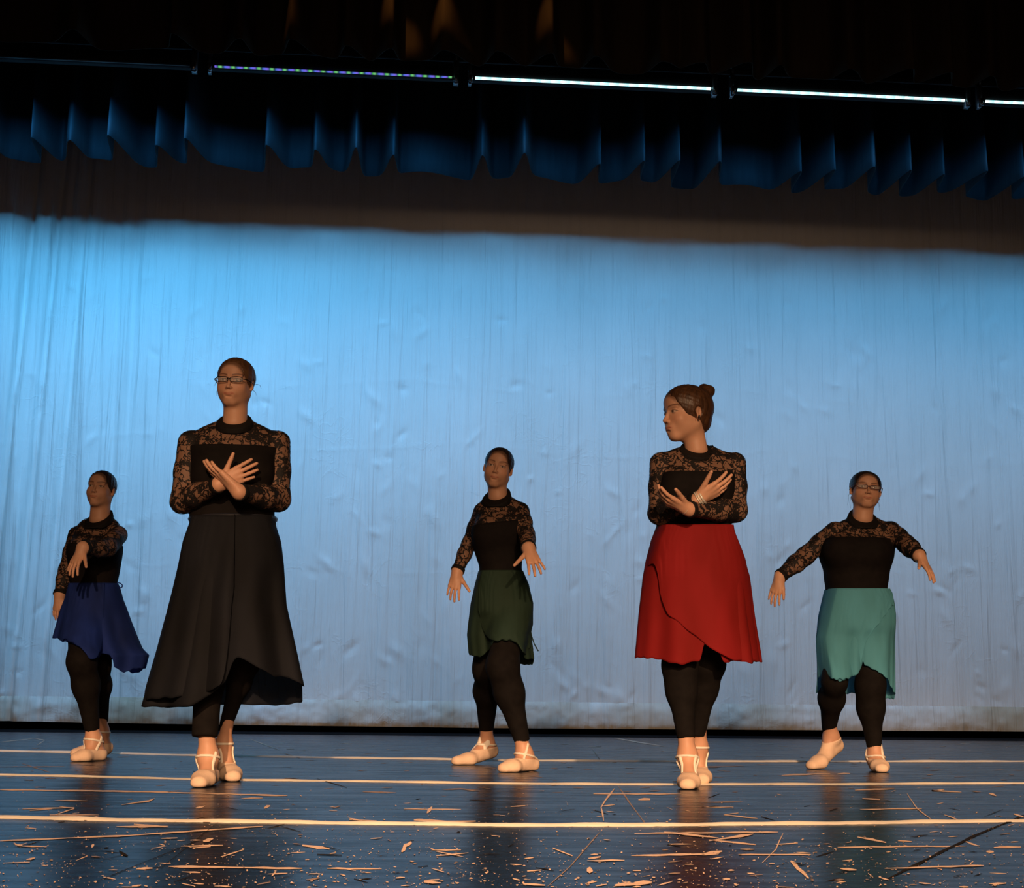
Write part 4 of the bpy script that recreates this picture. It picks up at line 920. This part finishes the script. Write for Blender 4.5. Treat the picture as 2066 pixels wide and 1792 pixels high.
# ---- dancer in the blue skirt, far left
r4, o4, W4 = person(dict(label='dancer at far left in royal blue skirt, one arm reaching forward across her', Y=7.9,
    torso=[(1040,183,222,.045,.03),(1046,176,230,.055,.03),(1053,163,238,.07,.025),(1064,156,244,.08,.02),(1085,148,244,.092,.01),(1110,143,244,.105,0),(1135,142,240,.105,0),(1158,141,236,.10,0),(1178,142,236,.102,0),(1215,138,244,.112,0),(1245,140,246,.115,0)],
    bust=[((165,1110,-.075),(.064,.056,.062)),((205,1112,-.08),(.064,.056,.062))], bust_y=(190,1100), bust_slant=.0, waist=(190,1181),
    neck=((201,1047,.01),(203,1020,.02),19.5), ntilt=(-.025,-.06,.0), ch=.011,
    arms=[dict(s=(153,1078,.05), e=(134,1150,.12), w=(121,1200,.06), r=(14,14,10.5), hand=dict(tip=(115,1232,.05), palm=(.5,.8,0), thumb=(1,-.2,0), kw=dict(L=.135,curl=(8,14,10),spread=(9,2,-3,-8),tout=42))),
          dict(s=(238,1080,-.02), e=(217,1106,-.22), w=(168,1106,-.40), r=(18,16,12), hand=dict(tip=(148,1142,-.44), palm=(.3,.55,-.7), thumb=(1,0,-.1), kw=dict(L=.155,curl=(8,14,10),spread=(12,4,-4,-12),tout=38,tcurl=0)))],
    head=dict(c=(204,989), h=77, yaw=12, pitch=7, roll=4, hair='dark_brown', hairline=.31, vol=.014, bun=[(bunp(0,.50,.14,.13), .02)]),
    hip=((190,1240,.0),(.13,.11,.12)),
    legs=[dict(h=(172,1240,-.02), k=(165,1335,-.24), a=(186,1473,-.14), r=(33,25,23,14)), dict(h=(205,1240,.05), k=(196,1345,.06), a=(206,1456,.27), r=(32,23,21,12))],
    feet=[dict(ankle=(189,1494,-.13), heel=(199,-.12,.029), ball=(167,-.20,.026), toe=(153,-.225,.018), throat=(.026,.30), straps=(-1,)), dict(ankle=(205,1476,.28), heel=(211,.29,.045), ball=(168,.26,.026), toe=(150,.25,.018), throat=(.026,.30), straps=(-1,))],
    skirt_mat=M_sk['blue'], skirts=[
      dict(rows=[(1178,141,237),(1186,139,241),(1210,131,248),(1230,123,256),(1253,117,264),(1286,108,277),(1309,108,287),(1322,108,300),(1350,108,293)],
           hem_f=[(108,1287),(125,1290),(142,1296),(152,1297),(165,1299),(179,1304),(192,1315),(205,1331),(213,1334),(217,1322),(221,1319),(236,1323),(240,1345),(259,1359),(275,1350),(291,1348),(297,1325),(302,1322)],
           hem_b=[(108,1287),(150,1296),(213,1330),(240,1346),(259,1359),(291,1348),(302,1322)], rip=(.002,.020), nrip=7, seed=6, dfac=.78, hemwave=.5, bulge=[(160,1290,30,40,.10)]),
      dict(name='wrap_panel', cov=(150,216), rows=[(1179,141,238),(1186,139,241),(1210,131,248),(1230,123,256),(1253,117,264),(1286,108,277),(1309,108,287),(1322,108,300)],
           hem_f=[(108,1250),(146,1288),(165,1299),(179,1304),(192,1315),(205,1331),(213,1334),(218,1300),(240,1240)], rip=(.001,.012), nrip=7, seed=1, dfac=.78, out=.012, bulge=[(160,1290,30,40,.10)])]))
link('tie', npmesh('tie', *tube([W4((241 + 6 * math.cos(a), 1181 + 4.5 * math.sin(a) + 1.5 * math.cos(a), -.02)) for a in np.linspace(2.6, 8.4, 22)], .003, 6)), M_sk['blue'], r4)
# ---- dancer in the teal skirt, far right
r5, o5, W5 = person(dict(label='dancer at far right in glasses and teal skirt, arms open, rising on one toe', Y=7.4,
    torso=[(1043,1719,1763,.048,.03),(1048,1708,1774,.06,.03),(1054,1692,1790,.075,.025),(1064,1680,1802,.088,.02),(1082,1668,1804,.102,.01),(1105,1660,1798,.118,0),(1125,1659,1796,.122,0),(1150,1668,1788,.115,0),(1168,1669,1786,.118,0),(1189,1668,1787,.12,0),(1225,1660,1798,.13,0),(1260,1656,1800,.13,0)],
    bust=[((1700,1112,-.085),(.078,.066,.070)),((1757,1112,-.085),(.078,.066,.070))], bust_y=(1740,1088), waist=(1728,1192),
    neck=((1740,1046,.01),(1743,1018,.02),21), ntilt=(-.01,-.07,0), ch=.011,
    arms=[dict(s=(1684,1071,.01), e=(1625,1122,.03), w=(1574,1163,-.04), r=(18,17.5,11), hand=dict(tip=(1562,1203,-.05), palm=(.55,.6,0), thumb=(.4,-.6,0), kw=dict(L=.150,curl=(6,12,10),spread=(8,2,-3,-8),tout=26))),
          dict(s=(1798,1070,.0), e=(1828,1098,-.12), w=(1854,1121,-.28), r=(18,17.5,12), hand=dict(tip=(1879,1158,-.33), palm=(-.65,.6,-.5), thumb=(-.8,-.3,-.4), kw=dict(L=.155,curl=(4,10,8),spread=(8,2,-3,-7),tout=48,tcurl=-4)))],
    head=dict(c=(1746,991), h=81, yaw=7, pitch=6, roll=6, hair='dark_brown', hairline=.31, vol=.016, wide=1.15, jaw=1.15, bun=[(bunp(0,.48,.10,.12), .02)],
              wisps=[[(-.31,.1,-.05),(-.36,.08,-.15),(-.35,.07,-.28),(-.37,.07,-.42)],[(-.29,.12,-.15),(-.32,.1,-.3),(-.29,.1,-.48)],[(.31,.1,-.05),(.35,.08,-.2),(.34,.08,-.36)],[(.30,.12,-.1),(.33,.1,-.3),(.36,.1,-.46)]]),
    hip=((1728,1255,.0),(.145,.11,.11)),
    legs=[dict(h=(1692,1250,.0), k=(1684,1375,-.10), a=(1672,1473,.18), r=(33,22,24,14)), dict(h=(1762,1250,-.02), k=(1756,1385,-.06), a=(1764,1509,-.02), r=(34,27,25,14.5))],
    feet=[dict(ankle=(1677,1488,.18), heel=(1688,.22,.112), ball=(1652,.10,.034), toe=(1638,.07,.019), throat=(.034,.05), straps=(), anklestrap=0, th=.05), dict(ankle=(1766,1528,-.02), heel=(1768,.01,.029), ball=(1775,-.115,.027), toe=(1779,-.165,.019), throat=(.028,.25), straps=(1,))],
    skirt_mat=M_sk['teal'], skirts=[
      dict(rows=[(1189,1669,1786),(1200,1666,1793),(1212,1663,1799),(1241,1656,1803),(1289,1648,1803),(1342,1650,1803),(1368,1650,1803),(1400,1649,1803)],
           hem_f=[(1649,1366),(1656,1369),(1676,1374),(1700,1367),(1714,1356),(1721,1346),(1724,1330),(1728,1342),(1753,1355),(1777,1371),(1791,1388),(1803,1399)],
           hem_b=[(1649,1398),(1680,1402),(1705,1404),(1735,1398),(1760,1402),(1786,1411),(1800,1410)], rip=(.002,.018), nrip=8, seed=7, dfac=.74, hemwave=.7, bulge=[(1690,1345,22,40,.05)]),
      dict(name='wrap_panel', cov=(1630,1783), rows=[(1190,1669,1787),(1200,1666,1793),(1212,1663,1799),(1241,1656,1803),(1289,1647,1803),(1342,1649,1803),(1368,1650,1803)],
           hem_f=[(1655,1366),(1676,1373),(1700,1367),(1714,1355),(1720,1330),(1726,1300),(1740,1275),(1757,1252),(1775,1232),(1792,1210)], rip=(.001,.012), nrip=7, seed=3, dfac=.74, out=.012)]))
glasses(r5, o5, M_framer, wl=.115, hl=.048)
